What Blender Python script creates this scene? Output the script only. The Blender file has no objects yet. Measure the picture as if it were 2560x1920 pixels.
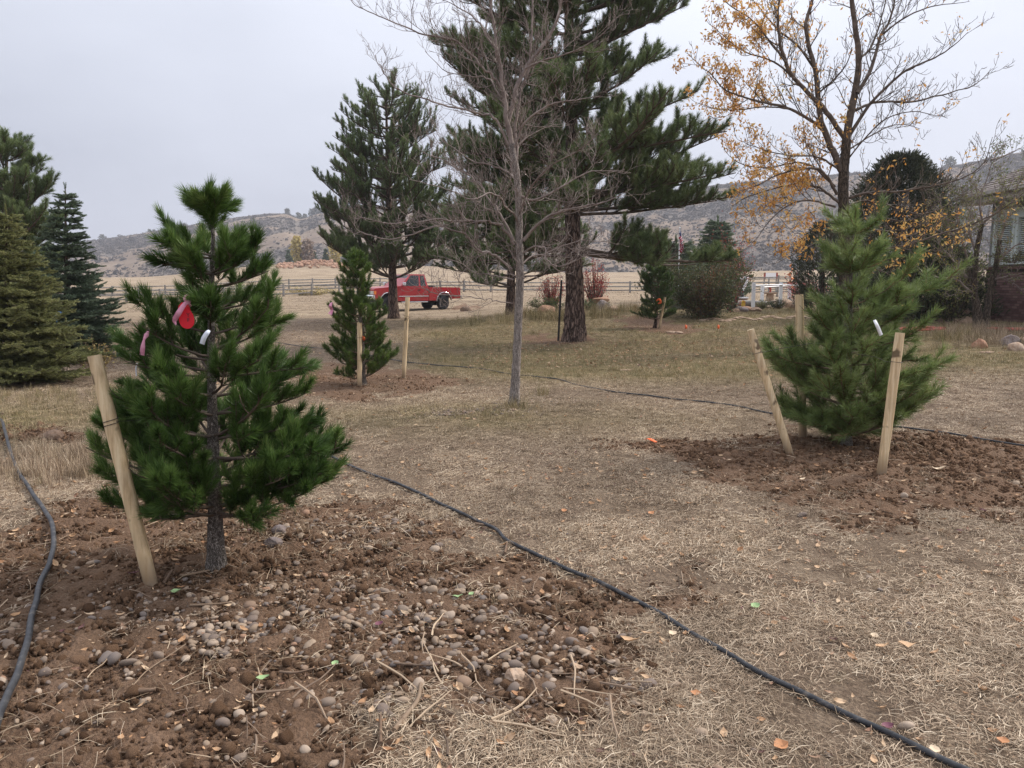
import bpy, bmesh, math, random
import numpy as np
from mathutils import Vector, Matrix
sc = bpy.context.scene
C = sc.collection
R = math.radians
# ------------------------------------------------------------------ camera, sky, sun, exposure
EYE, FOC, PITCH = 1.55, 1934.0, R(7.365)
cam = bpy.data.objects.new('camera', bpy.data.cameras.new('camera'))
C.objects.link(cam); sc.camera = cam
cam.location = (0, 0, EYE); cam.rotation_euler = (math.pi/2 - PITCH, 0, 0)
cam.data.sensor_width = 36; cam.data.lens = 36*FOC/2560
cam.data.clip_start = .05; cam.data.clip_end = 5000
cam.data.dof.use_dof = False
w = bpy.data.worlds.new('World'); sc.world = w; w.use_nodes = True
SKY_LOW, SKY_HIGH, SKY_GAIN = (.130, .142, .178, 1), (.54, .56, .62, 1), 1.0
def build_sky():
    nt = w.node_tree; nt.nodes.clear(); N = nt.nodes.new; L = nt.links.new
    out = N('ShaderNodeOutputWorld'); bg = N('ShaderNodeBackground'); bg2 = N('ShaderNodeBackground'); add = N('ShaderNodeAddShader')
    sky = N('ShaderNodeTexSky'); sky.sky_type = 'NISHITA'; sky.sun_disc = False
    sky.sun_elevation = R(42); sky.sun_rotation = R(62); sky.dust_density = 4
    hs = N('ShaderNodeHueSaturation'); hs.inputs['Saturation'].default_value = .25
    L(sky.outputs[0], hs.inputs['Color']); L(hs.outputs[0], bg.inputs[0]); bg.inputs[1].default_value = .004
    tc = N('ShaderNodeTexCoord'); sep = N('ShaderNodeSeparateXYZ'); L(tc.outputs['Generated'], sep.inputs[0])
    # overcast cloud sheet: brighter towards the zenith and towards the veiled sun
    mr = N('ShaderNodeMapRange'); mr.interpolation_type = 'SMOOTHSTEP'
    mr.inputs['From Min'].default_value = .04; mr.inputs['From Max'].default_value = .95
    L(sep.outputs[2], mr.inputs['Value'])
    cl = N('ShaderNodeTexNoise'); cl.inputs['Scale'].default_value = 2.2; cl.inputs['Detail'].default_value = 5; cl.inputs['Roughness'].default_value = .5
    mp = N('ShaderNodeMapping'); mp.inputs['Scale'].default_value = (1, 1, 2.5); L(tc.outputs['Generated'], mp.inputs[0]); L(mp.outputs[0], cl.inputs['Vector'])
    dot = N('ShaderNodeVectorMath'); dot.operation = 'DOT_PRODUCT'; dot.inputs[1].default_value = (.80, .38, .35); L(tc.outputs['Generated'], dot.inputs[0])
    m1 = N('ShaderNodeMath'); m1.operation = 'MULTIPLY_ADD'; m1.inputs[1].default_value = .17; L(dot.outputs['Value'], m1.inputs[0]); L(mr.outputs[0], m1.inputs[2])
    m2 = N('ShaderNodeMath'); m2.operation = 'MULTIPLY_ADD'; m2.inputs[1].default_value = .34; L(cl.outputs[0], m2.inputs[0]); L(m1.outputs[0], m2.inputs[2])
    mx = N('ShaderNodeMix'); mx.data_type = 'RGBA'; mx.inputs['A'].default_value = SKY_LOW; mx.inputs['B'].default_value = SKY_HIGH
    L(m2.outputs[0], mx.inputs['Factor']); L(mx.outputs['Result'], bg2.inputs[0]); bg2.inputs[1].default_value = SKY_GAIN
    L(bg.outputs[0], add.inputs[0]); L(bg2.outputs[0], add.inputs[1]); L(add.outputs[0], out.inputs[0])
build_sky()
sl = bpy.data.lights.new('sun', 'SUN'); sl.energy = 1.5; sl.angle = R(12); sl.color = (1, .93, .84)
so = bpy.data.objects.new('sun', sl); C.objects.link(so)
# sun behind thin cloud, high on the right
az, el = R(62), R(42)
sdir = Vector((math.sin(az)*math.cos(el), math.cos(az)*math.cos(el), math.sin(el)))
so.rotation_euler = sdir.to_track_quat('Z', 'Y').to_euler()
vs = sc.view_settings; vs.view_transform = 'Standard'; vs.look = 'None'; vs.gamma = 1; vs.use_curve_mapping = False; vs.exposure = 1.42
sc.cycles.use_denoising = True; sc.cycles.denoising_prefilter = 'NONE'; sc.cycles.denoising_input_passes = 'RGB_ALBEDO_NORMAL'; sc.cycles.use_adaptive_sampling = False; sc.cycles.sample_clamp_indirect = 2.0; sc.cycles.volume_bounces = 0; sc.cycles.max_bounces = 6; sc.cycles.diffuse_bounces = 3; sc.cycles.transparent_max_bounces = 12
sc.cycles.caustics_reflective = False; sc.cycles.caustics_refractive = False

# ------------------------------------------------------------------ helpers
def rnd(s): return np.random.default_rng(s)
cp, sp = math.cos(PITCH), math.sin(PITCH)
def ray(px, py):
    a = (px-1280)/FOC; b = (py-960)/FOC
    return np.array([a, cp - b*sp, -sp - b*cp])
def P(px, py, Y):
    d = ray(px, py); t = Y/d[1]
    return np.array([d[0]*t, Y, EYE + d[2]*t])
def sstep(t): t = np.clip(t, 0, 1); return t*t*(3-2*t)
_hs = np.random.default_rng(5).random((256, 256))
def vnoise(x, y, seed=0):
    x = np.asarray(x, float) + seed*17.31; y = np.asarray(y, float) + seed*9.77
    i = np.floor(x).astype(int); j = np.floor(y).astype(int); u = sstep(x-i); v = sstep(y-j)
    g = lambda a, b: _hs[a % 256, b % 256]
    return (g(i, j)*(1-u) + g(i+1, j)*u)*(1-v) + (g(i, j+1)*(1-u) + g(i+1, j+1)*u)*v
def fbm(x, y, seed=0, oct=4):
    s = 0; a = .5
    for k in range(oct): s = s + a*vnoise(np.asarray(x)*2**k, np.asarray(y)*2**k, seed+k*3); a *= .5
    return s/(1-.5**oct)
# terrain: heights at (sideways slope u = x/y, distance d)
HU = np.array([-3, -.9, -.5, -.25, -.1, .05, .2, .4, .6, .9, 3])
HD = np.array([0, 9, 15, 20, 24, 30, 45, 75, 100, 140, 200, 300])
HZ = np.array([[0]*11, [0]*11,
 [0, 0, 0, 0, 0, 0, .03, .10, .30, .40, .4],
 [0, 0, 0, 0, .02, .05, .10, .28, .40, .45, .5],
 [0, -.05, 0, 0, .03, .22, .20, .38, .42, .5, .5],
 [0, -.1, 0, 0, .05, .47, .62, .56, .40, .5, .5],
 [0, -.15, -.1, 0, .08, .4, .6, .6, .5, .5, .5],
 [0, -.25, -.2, .25, .5, .5, .6, .6, .6, .6, .6],
 [0, 0, 0, .8, .8, .7, .7, .8, 1, 1, 1],
 [1, 1, 1.5, 3.4, 2.5, 2, 2, 2, 2, 2, 2],
 [2, 2, 3.2, 7.0, 6.0, 4.5, 4.5, 5, 5, 5, 5],
 [-5]*11], float)
def ground_z(x, y):
    x = np.asarray(x, float); y = np.asarray(y, float)
    d = np.clip(y, .001, 299.9); u = np.clip(np.where(y > 1.0, x/np.maximum(y, 1.0), x), -2.99, 2.99)
    i = np.clip(np.searchsorted(HU, u) - 1, 0, len(HU)-2); j = np.clip(np.searchsorted(HD, d) - 1, 0, len(HD)-2)
    fu = sstep((u-HU[i])/(HU[i+1]-HU[i])); fd = sstep((d-HD[j])/(HD[j+1]-HD[j]))
    z = (HZ[j, i]*(1-fu) + HZ[j, i+1]*fu)*(1-fd) + (HZ[j+1, i]*(1-fu) + HZ[j+1, i+1]*fu)*fd
    amp = np.clip((d-3)/20, 0, 1)
    return z + (fbm(x/3, y/3, 1)-.5)*.10*amp + (fbm(x*.9, y*.9, 4)-.5)*.045 + mounds(x, y)
MOUNDS = []     # (x, y, radius x, radius y, height)
def mounds(x, y):
    s = 0
    for a, b, rx, ry, h in MOUNDS: s = s + h*np.exp(-(((x-a)/rx)**2 + ((y-b)/ry)**2))
    return s
def gz(x, y): return float(ground_z(x, y))
def GY(px, Y):          # ground point under picture column px at distance Y
    z = 0
    for _ in range(5):
        x = (px-1280)/FOC*(Y*cp + (EYE-z)*sp); z = gz(x, Y)
    return np.array([x, Y, z])
def GP(px, py):         # ground point seen at a pixel
    d = ray(px, py); lo = None; t = .5
    while t < 400:
        p = d*t
        if EYE + p[2] < gz(p[0], p[1]): break
        t *= 1.02
    a, b = t/1.02, t
    for _ in range(18):
        m = (a+b)/2; p = d*m
        if EYE + p[2] < gz(p[0], p[1]): b = m
        else: a = m
    p = d*b; return np.array([p[0], p[1], gz(p[0], p[1])])
def flat(px, py):
    d = ray(px, py); t = -EYE/d[2]; return (d[0]*t, d[1]*t)
for px, py, rx, ry, h in [(560, 1400, .8, .6, .035), (2120, 1180, 1.5, 1.1, .05), (900, 960, 1.6, 1.1, .05), (140, 1085, .35, .3, .07), (1285, 1030, .7, .6, .03)]:
    x, y = flat(px, py); MOUNDS.append((x, y, rx, ry, h))
def unit(v): return v/np.maximum(np.linalg.norm(v, axis=-1, keepdims=True), 1e-9)

def link(o, parent=None, loc=None):
    C.objects.link(o)
    if parent is not None: o.parent = parent
    if loc is not None: o.location = loc
    return o
def tag(o, label=None, cat=None, group=None, kind=None):
    if label: o['label'] = label
    if cat: o['category'] = cat
    if group: o['group'] = group
    if kind: o['kind'] = kind
    return o
def thing(name, label, cat, loc=(0, 0, 0), rz=0, group=None):
    o = bpy.data.objects.new(name, None); C.objects.link(o)
    o.location = loc; o.rotation_euler = (0, 0, rz); o.empty_display_size = .2
    return tag(o, label, cat, group)
def make_mesh(name, chunks, mats, smooth=False, attrs=None):
    me = bpy.data.meshes.new(name)
    V = []; off = 0; li = []; ls = []; lt = []; mi = []; at = []
    pos = 0
    for ch in chunks:
        v, f = np.asarray(ch[0], np.float32), np.asarray(ch[1], np.int64)
        if len(f) == 0: continue
        m = ch[2] if len(ch) > 2 and ch[2] is not None else 0
        a = ch[3] if len(ch) > 3 else None
        k = f.shape[1]
        V.append(v); li.append((f+off).ravel()); n = len(f)
        ls.append(pos + np.arange(n)*k); lt.append(np.full(n, k)); mi.append(np.full(n, m) if np.isscalar(m) else m)
        at.append(np.full(len(v), .5, np.float32) if a is None else np.asarray(a, np.float32))
        pos += n*k; off += len(v)
    V = np.concatenate(V); li = np.concatenate(li); ls = np.concatenate(ls); lt = np.concatenate(lt); mi = np.concatenate(mi)
    me.vertices.add(len(V)); me.vertices.foreach_set('co', V.ravel())
    me.loops.add(len(li)); me.loops.foreach_set('vertex_index', li.astype(np.int32))
    me.polygons.add(len(ls)); me.polygons.foreach_set('loop_start', ls.astype(np.int32)); me.polygons.foreach_set('loop_total', lt.astype(np.int32))
    me.polygons.foreach_set('material_index', mi.astype(np.int32)); me.polygons.foreach_set('use_smooth', np.full(len(ls), smooth))
    a = me.attributes.new('v', 'FLOAT', 'POINT'); a.data.foreach_set('value', np.concatenate(at))
    if attrs:
        for k, arr in attrs.items():
            a = me.attributes.new(k, 'FLOAT', 'POINT'); a.data.foreach_set('value', np.asarray(arr, np.float32))
    for m in (mats if isinstance(mats, (list, tuple)) else [mats]): me.materials.append(m)
    me.update(calc_edges=True)
    return me
def obj(name, chunks, mats, parent=None, smooth=False, attrs=None, loc=None):
    return link(bpy.data.objects.new(name, make_mesh(name, chunks, mats, smooth, attrs)), parent, loc)
def tubes(tl, sides=5, cap=False, v=.5, knob=0, seed=0):
    """tl: list of (pts, radii); returns one chunk (verts, quads, mat, attr)"""
    groups = {}
    for p, r in tl: groups.setdefault(len(p), []).append((p, r))
    VV, FF = [], []; off = 0; rng = rnd(seed)
    for n, g in groups.items():
        p = np.array([q[0] for q in g], float); r = np.array([q[1] for q in g], float)
        T = len(g); t = np.gradient(p, axis=1) if n > 2 else np.repeat((p[:, 1:]-p[:, :1]), 2, 1)
        t = unit(t); ref = np.where(np.abs(t[:, :1, 2:3]) > .8, np.array([1., 0, 0]), np.array([0, 0, 1.]))
        ref = np.repeat(ref, n, 1); a = unit(np.cross(t, ref)); b = np.cross(t, a)
        th = np.arange(sides)/sides*2*math.pi
        rr = np.repeat(r[:, :, None], sides, 2)
        if knob: rr = rr*(1 + knob*(rng.random(rr.shape)-.5)*2)
        V = p[:, :, None, :] + rr[..., None]*(np.cos(th)[None, None, :, None]*a[:, :, None, :] + np.sin(th)[None, None, :, None]*b[:, :, None, :])
        i = np.arange(n-1)[:, None]*sides; j = np.arange(sides)[None]; j2 = (j+1) % sides
        f = np.stack([i+j, i+j2, i+sides+j2, i+sides+j], -1).reshape(-1, 4)
        F = (f[None] + (np.arange(T)*n*sides)[:, None, None]).reshape(-1, 4) + off
        VV.append(V.reshape(-1, 3)); FF.append(F); off += T*n*sides
    V = np.concatenate(VV); F = np.concatenate(FF)
    if cap and len(tl) == 1:
        n = len(tl[0][0]); s = sides
        V = np.concatenate([V, [tl[0][0][0], tl[0][0][-1]]]); a = n*s
        f0 = np.array([[a, (j+1) % s, j, a] for j in range(s)]); f1 = np.array([[a+1, (n-1)*s+j, (n-1)*s+(j+1) % s, a+1] for j in range(s)])
        return [(V, F, None, np.full(len(V), v)), (V, f0[:, :3], None, None), (V, f1[:, :3], None, None)]
    return (V, F, None, np.full(len(V), v))
def box(c, s, rz=0):
    x, y, z = [q/2 for q in s]; v = np.array([[a, b, d] for a in (-x, x) for b in (-y, y) for d in (-z, z)], float)
    if rz: v[:, :2] = v[:, :2] @ np.array([[math.cos(rz), math.sin(rz)], [-math.sin(rz), math.cos(rz)]])
    f = np.array([[0, 1, 3, 2], [4, 6, 7, 5], [0, 4, 5, 1], [2, 3, 7, 6], [0, 2, 6, 4], [1, 5, 7, 3]])
    return (v + np.array(c), f)
def prism(poly, y0, y1):
    """side profile (x,z) extruded along y"""
    n = len(poly); a = np.array([[x, y0, z] for x, z in poly] + [[x, y1, z] for x, z in poly], float)
    return a, n
def bm_obj(name, fn, mats, parent=None, smooth=False, bevel=0, loc=None):
    bm = bmesh.new(); fn(bm)
    if bevel: bmesh.ops.bevel(bm, geom=[e for e in bm.edges if len(e.link_faces) == 2 and e.calc_face_angle(0) > .4], offset=bevel, segments=2, affect='EDGES', profile=.6)
    bmesh.ops.recalc_face_normals(bm, faces=bm.faces)
    me = bpy.data.meshes.new(name); bm.to_mesh(me); bm.free()
    for m in (mats if isinstance(mats, (list, tuple)) else [mats]): me.materials.append(m)
    if smooth:
        for p in me.polygons: p.use_smooth = True
    return link(bpy.data.objects.new(name, me), parent, loc)
def bm_prism(bm, poly, y0, y1, taper=0):
    a = [bm.verts.new((x, y0, z)) for x, z in poly]; b = [bm.verts.new((x, y1, z)) for x, z in poly]
    bm.faces.new(a[::-1]); bm.faces.new(b); n = len(poly)
    for i in range(n): bm.faces.new((a[i], a[(i+1) % n], b[(i+1) % n], b[i]))
def bm_box(bm, c, s, rot=None):
    m = Matrix.Translation(c) @ (rot.to_4x4() if rot else Matrix()) @ Matrix.Diagonal((*s, 1))
    bmesh.ops.create_cube(bm, size=1, matrix=m)
def blob_chunk(c, s, seed, sub=2, rough=.25, freq=2.2, rz=0, flatbottom=False):
    bm = bmesh.new(); bmesh.ops.create_icosphere(bm, subdivisions=sub, radius=1)
    v = np.array([x.co[:] for x in bm.verts]); f = np.array([[q.index for q in p.verts] for p in bm.faces]); bm.free()
    n = fbm(v[:, 0]*freq + 3 + v[:, 2], v[:, 1]*freq + 7 - v[:, 2]*1.3, seed) - .5
    # a few random cutting planes give rocks their faces
    rng = rnd(seed)
    for _ in range(5):
        d = unit(rng.normal(size=3)); h = rng.uniform(.6, .9); k = v @ d
        v = v - np.maximum(k-h, 0)[:, None]*d*.9
    v = v*(1 + rough*2*n[:, None])*np.array(s)
    if rz: v[:, :2] = v[:, :2] @ np.array([[math.cos(rz), math.sin(rz)], [-math.sin(rz), math.cos(rz)]])
    return (v + np.array(c), f)
def catmull(pts, k=8):
    p = np.array(pts, float); p = np.vstack([2*p[0]-p[1], p, 2*p[-1]-p[-2]]); out = []
    for i in range(1, len(p)-2):
        for t in np.arange(k)/k:
            out.append(.5*((2*p[i]) + (-p[i-1]+p[i+1])*t + (2*p[i-1]-5*p[i]+4*p[i+1]-p[i+2])*t*t + (-p[i-1]+3*p[i]-3*p[i+1]+p[i+2])*t**3))
    out.append(p[-2]); return np.array(out)

# ------------------------------------------------------------------ materials
def mat(name, col=(.5, .5, .5), rough=.8, spec=.3, metal=0, build=None):
    m = bpy.data.materials.new(name); m.use_nodes = True; nt = m.node_tree
    b = nt.nodes['Principled BSDF']; b.inputs['Base Color'].default_value = (*col, 1); b.inputs['Roughness'].default_value = rough
    b.inputs['Specular IOR Level'].default_value = spec; b.inputs['Metallic'].default_value = metal
    if build: build(nt, b)
    return m
class NT:
    def __init__(s, nt): s.nt = nt; s.N = nt.nodes.new; s.L = nt.links.new
    def noise(s, scale, detail=4, rough=.6, vec=None, out='Fac', stretch=None, dist=0):
        n = s.N('ShaderNodeTexNoise'); n.inputs['Scale'].default_value = scale; n.inputs['Detail'].default_value = detail; n.inputs['Roughness'].default_value = rough; n.inputs['Distortion'].default_value = dist
        v = vec or s.coord('Object')
        if stretch: m = s.N('ShaderNodeMapping'); m.inputs['Scale'].default_value = stretch; s.L(v, m.inputs[0]); v = m.outputs[0]
        s.L(v, n.inputs['Vector']); return n.outputs[out]
    def coord(s, k='Object'): return s.N('ShaderNodeTexCoord').outputs[k]
    def attr(s, name, inst=False):
        n = s.N('ShaderNodeAttribute'); n.attribute_name = name
        if inst: n.attribute_type = 'INSTANCER'
        return n.outputs['Fac']
    def ramp(s, fac, stops, interp='LINEAR'):
        n = s.N('ShaderNodeValToRGB'); s.L(fac, n.inputs[0]); cr = n.color_ramp; cr.interpolation = interp
        while len(cr.elements) > 1: cr.elements.remove(cr.elements[-1])
        cr.elements[0].position = stops[0][0]; cr.elements[0].color = (*stops[0][1], 1)
        for p, c in stops[1:]: e = cr.elements.new(p); e.color = (*c, 1)
        return n.outputs[0]
    def g(s, fac, a, b):        # grey ramp a..b -> 0..1
        n = s.N('ShaderNodeMapRange'); n.inputs['From Min'].default_value = a; n.inputs['From Max'].default_value = b; n.clamp = True; s.L(fac, n.inputs[0]); return n.outputs[0]
    def mix(s, f, a, b, mode='MIX'):
        n = s.N('ShaderNodeMix'); n.data_type = 'RGBA'; n.blend_type = mode
        for k, x in (('Factor', f), ('A', a), ('B', b)):
            i = n.inputs[k] if k == 'Factor' else [q for q in n.inputs if q.name == k and q.type == 'RGBA'][0]
            if isinstance(x, tuple): i.default_value = (*x, 1)
            elif isinstance(x, (int, float)): i.default_value = x
            else: s.L(x, i)
        return [o for o in n.outputs if o.type == 'RGBA'][0]
    def math(s, op, a, b=0, c=0):
        n = s.N('ShaderNodeMath'); n.operation = op
        for i, x in enumerate((a, b, c)):
            if isinstance(x, (int, float)): n.inputs[i].default_value = x
            else: s.L(x, n.inputs[i])
        return n.outputs[0]
    def bump(s, h, strength=.5, dist=.02, bsdf=None):
        n = s.N('ShaderNodeBump'); n.inputs['Strength'].default_value = strength; n.inputs['Distance'].default_value = dist; s.L(h, n.inputs['Height'])
        if bsdf: s.L(n.outputs[0], bsdf.inputs['Normal'])
        return n.outputs[0]
def leaf_mat(name, stops, rough=.5, trans=.3, inst=False, spec=.3):
    """colour from the per-leaf value v (and the per-instance random)"""
    def bld(nt, b):
        n = NT(nt); f = n.attr('v')
        if name.startswith('needle'):
            f = n.math('ADD', n.math('MULTIPLY', f, .5), n.math('MULTIPLY', n.attr('tint', True), .5))
        elif inst:
            f = n.math('ADD', n.math('MULTIPLY', f, .6), n.math('MULTIPLY', nt.nodes.new('ShaderNodeObjectInfo').outputs['Random'], .4))
        c = n.ramp(f, stops); n.L(c, b.inputs['Base Color'])
        if trans:
            t = n.N('ShaderNodeBsdfTranslucent'); n.L(c, t.inputs[0]); mxs = n.N('ShaderNodeMixShader'); mxs.inputs[0].default_value = trans
            n.L(b.outputs[0], mxs.inputs[1]); n.L(t.outputs[0], mxs.inputs[2]); n.L(mxs.outputs[0], nt.nodes['Material Output'].inputs[0])
    return mat(name, rough=rough, spec=spec, build=bld)
def bark_mat(name, dark, mid, light, sc_=18, zs=.25, bump=.9, dist=.02, crk=.18):
    def bld(nt, b):
        n = NT(nt); v = n.coord('Object')
        m = n.N('ShaderNodeMapping'); m.inputs['Scale'].default_value = (1, 1, zs); n.L(v, m.inputs[0])
        vo = n.N('ShaderNodeTexVoronoi'); vo.feature = 'DISTANCE_TO_EDGE'; vo.inputs['Scale'].default_value = sc_
        ns = n.noise(sc_*.6, 5, .7, stretch=(1, 1, zs), out='Color'); vv = n.N('ShaderNodeVectorMath'); vv.operation = 'MULTIPLY_ADD'; vv.inputs[1].default_value = (.12, .12, .12)
        n.L(ns, vv.inputs[0]); n.L(m.outputs[0], vv.inputs[2]); n.L(vv.outputs[0], vo.inputs['Vector'])
        n2 = n.noise(sc_*2.5, 6, .75, stretch=(1, 1, zs*1.3))
        crack = n.g(vo.outputs[0], 0, crk)
        plate = n.ramp(n2, [(.3, dark), (.48, mid), (.68, light)])
        n.L(n.mix(crack, tuple(c*.45 for c in dark), plate), b.inputs['Base Color'])
        h = n.math('ADD', n.math('MULTIPLY', crack, .7), n.math('MULTIPLY', n2, .6)); n.bump(h, bump, dist, b)
    return mat(name, rough=.9, spec=.15, build=bld)
M = {}
M['bark_pine'] = bark_mat('bark_pine', (.065, .042, .033), (.17, .115, .09), (.34, .245, .20), 14, .22, 1, .04)
M['bark_young'] = bark_mat('bark_young', (.12, .10, .085), (.30, .255, .22), (.55, .49, .43), 60, .45, 1, .012)
M['bark_grey'] = bark_mat('bark_grey', (.12, .10, .088), (.31, .265, .235), (.62, .55, .50), 60, .10, 1, .014, .07)
M['bark_ash'] = bark_mat('bark_ash', (.05, .038, .03), (.125, .095, .07), (.23, .18, .14), 30, .2, 1, .02)
M['twig_grey'] = mat('twig_grey', rough=.8, build=lambda nt, b: NT(nt).L(NT(nt).ramp(NT(nt).noise(6), [(.3, (.13, .10, .09)), (.55, (.25, .20, .175)), (.75, (.40, .335, .295))]), b.inputs['Base Color']))
M['twig_brown'] = mat('twig_brown', rough=.8, build=lambda nt, b: NT(nt).L(NT(nt).ramp(NT(nt).noise(8), [(.3, (.055, .04, .03)), (.55, (.12, .09, .07)), (.75, (.2, .15, .12))]), b.inputs['Base Color']))
M['twig_pine'] = mat('twig_pine', rough=.8, build=lambda nt, b: NT(nt).L(NT(nt).ramp(NT(nt).noise(9), [(.3, (.07, .05, .035)), (.55, (.15, .105, .07)), (.75, (.25, .18, .12))]), b.inputs['Base Color']))
M['twig_warm'] = mat('twig_warm', rough=.8, build=lambda nt, b: NT(nt).L(NT(nt).ramp(NT(nt).noise(9), [(.3, (.14, .09, .04)), (.55, (.26, .17, .08)), (.75, (.36, .25, .13))]), b.inputs['Base Color']))
M['needle_young'] = leaf_mat('needle_young', [(0, (.11, .075, .03)), (.07, (.05, .05, .018)), (.12, (.018, .038, .010)), (.38, (.056, .108, .024)), (.7, (.12, .20, .048)), (1, (.30, .36, .12))], .45, .22)
M['needle_open'] = leaf_mat('needle_open', [(0, (.18, .12, .05)), (.07, (.09, .085, .03)), (.12, (.045, .066, .022)), (.36, (.125, .180, .055)), (.7, (.23, .295, .10)), (1, (.40, .42, .19))], .45, .25)
M['needle_mid'] = leaf_mat('needle_mid', [(0, (.030, .055, .014)), (.45, (.072, .125, .028)), (.8, (.14, .20, .045)), (1, (.23, .26, .08))], .5, .22)
M['needle_big'] = leaf_mat('needle_big', [(0, (.055, .080, .034)), (.45, (.13, .18, .072)), (.8, (.22, .275, .115)), (1, (.34, .33, .16))], .5, .18)
M['needle_spruce'] = leaf_mat('needle_spruce', [(0, (.09, .10, .036)), (.45, (.21, .225, .085)), (.8, (.31, .315, .13)), (1, (.40, .35, .17))], .55, .15)
M['needle_blue'] = leaf_mat('needle_blue', [(0, (.060, .085, .052)), (.45, (.14, .19, .115)), (.8, (.22, .275, .175)), (1, (.33, .36, .23))], .55, .15)
M['juniper'] = leaf_mat('juniper', [(0, (.020, .026, .015)), (.45, (.050, .062, .034)), (.8, (.10, .11, .055)), (1, (.22, .16, .08))], .6, .1)
M['leaf_gold'] = leaf_mat('leaf_gold', [(0, (.50, .20, .05)), (.4, (.66, .34, .09)), (.75, (.74, .47, .15)), (1, (.55, .48, .20))], .6, .35)
M['leaf_olive'] = leaf_mat('leaf_olive', [(0, (.07, .10, .03)), (.45, (.16, .19, .06)), (.8, (.26, .24, .09)), (1, (.45, .22, .06))], .6, .3)
M['leaf_red'] = leaf_mat('leaf_red', [(0, (.22, .03, .03)), (.5, (.42, .07, .06)), (1, (.55, .16, .10))], .6, .3)
M['leaf_dark'] = leaf_mat('leaf_dark', [(0, (.02, .04, .018)), (.5, (.045, .075, .03)), (.75, (.09, .09, .04)), (1, (.16, .07, .045))], .6, .2)
M['leaf_mixed'] = leaf_mat('leaf_mixed', [(0, (.03, .055, .02)), (.35, (.07, .10, .035)), (.6, (.15, .13, .055)), (.8, (.20, .09, .05)), (1, (.28, .12, .07))], .6, .2)
M['leaf_yellow'] = leaf_mat('leaf_yellow', [(0, (.32, .26, .08)), (.5, (.5, .4, .14)), (1, (.6, .5, .22))], .6, .3)
M['leaf_green'] = leaf_mat('leaf_green', [(0, (.05, .09, .03)), (.5, (.11, .17, .05)), (1, (.22, .26, .10))], .6, .3)
def wood_bld(c0, c1, c2, zs=.06, s=30):
    def bld(nt, b):
        n = NT(nt); f = n.noise(s, 5, .6, stretch=(1, 1, zs)); k = n.noise(9, 2, .5)
        c = n.ramp(f, [(.3, c0), (.5, c1), (.7, c2)]); c = n.mix(n.g(k, .62, .70), c, tuple(x*.35 for x in c0)); sx = n.N('ShaderNodeSeparateXYZ'); n.L(n.coord('Object'), sx.inputs[0]); dz = n.math('ADD', sx.outputs[2], n.math('MULTIPLY', f, -.16)); c = n.mix(n.math('MULTIPLY', n.g(dz, .10, -.06), .8), c, (.13, .08, .05)); gr = n.noise(4, 4, .7); c = n.mix(n.math('MULTIPLY', n.g(gr, .45, .8), .45), c, (.30, .26, .21)); n.L(c, b.inputs['Base Color']); n.bump(f, .35, .004, b)
    return bld
M['stake'] = mat('stake_wood', rough=.7, build=wood_bld((.40, .27, .14), (.62, .46, .27), (.76, .61, .39), .05, 45))
M['stake_end'] = mat('stake_end', rough=.8, build=wood_bld((.55, .42, .26), (.72, .58, .38), (.8, .68, .48), 1, 40))
M['grey_wood'] = mat('grey_wood', rough=.9, build=wood_bld((.14, .13, .12), (.24, .225, .205), (.36, .34, .31), 1, 6))
def stone_mat(name, stops, s=6):
    def bld(nt, b):
        n = NT(nt); f = n.noise(s, 6, .65); g2 = n.noise(s*7, 4, .6); rr = n.N('ShaderNodeObjectInfo').outputs['Random']
        m = n.math('ADD', n.math('MULTIPLY', f, .8), n.math('MULTIPLY', n.math('SUBTRACT', rr, .5), .25))
        n.L(n.mix(n.g(g2, .35, .8), n.ramp(m, stops), (.6, .5, .4), 'MULTIPLY'), b.inputs['Base Color']); n.bump(n.math('ADD', f, n.math('MULTIPLY', g2, .4)), .6, .02, b)
    return mat(name, rough=.9, spec=.2, build=bld)
M['rock_tan'] = stone_mat('rock_tan', [(.2, (.22, .15, .10)), (.45, (.42, .31, .23)), (.7, (.60, .48, .38))])
M['rock_dim'] = stone_mat('rock_dim', [(.2, (.13, .085, .06)), (.45, (.24, .17, .125)), (.7, (.34, .26, .20))])
M['rock_grey'] = stone_mat('rock_grey', [(.2, (.16, .13, .125)), (.45, (.30, .26, .25)), (.7, (.46, .42, .40))])
M['rock_red'] = stone_mat('rock_red', [(.2, (.26, .13, .08)), (.45, (.42, .25, .17)), (.7, (.56, .40, .30))])
M['white'] = mat('white_paint', (.80, .81, .83), .45)
M['wire'] = mat('wire', (.06, .055, .05), .5, .4, .6)
def hose_bld(nt, b):
    n = NT(nt); f = n.noise(14, 5, .7); n.L(n.ramp(f, [(.4, (.025, .026, .03)), (.58, (.05, .051, .055)), (.72, (.18, .15, .12))]), b.inputs['Base Color']); b.inputs['Roughness'].default_value = .5
M['hose'] = mat('black_hose', rough=.45, build=hose_bld)
M['hose_red'] = mat('red_hose', (.45, .08, .06), .5)
M['black'] = mat('black_steel', (.02, .018, .017), .6)
M['rubber'] = mat('tyre_rubber', (.022, .022, .024), .75)
M['glass'] = mat('dark_glass', (.02, .024, .028), .12, .3)
M['chrome'] = mat('chrome', (.72, .73, .75), .2, .5, 1)
def paint_bld(nt, b):
    n = NT(nt); f = n.noise(2.5, 5, .6); sx = n.N('ShaderNodeSeparateXYZ'); n.L(n.coord('Object'), sx.inputs[0])
    dust = n.math('MULTIPLY', n.g(f, .4, .75), n.g(sx.outputs[2], 1.3, .45))
    n.L(n.mix(dust, (.34, .006, .014), (.22, .07, .05)), b.inputs['Base Color']); b.inputs['Coat Weight'].default_value = .5; b.inputs['Coat Roughness'].default_value = .12
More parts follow.
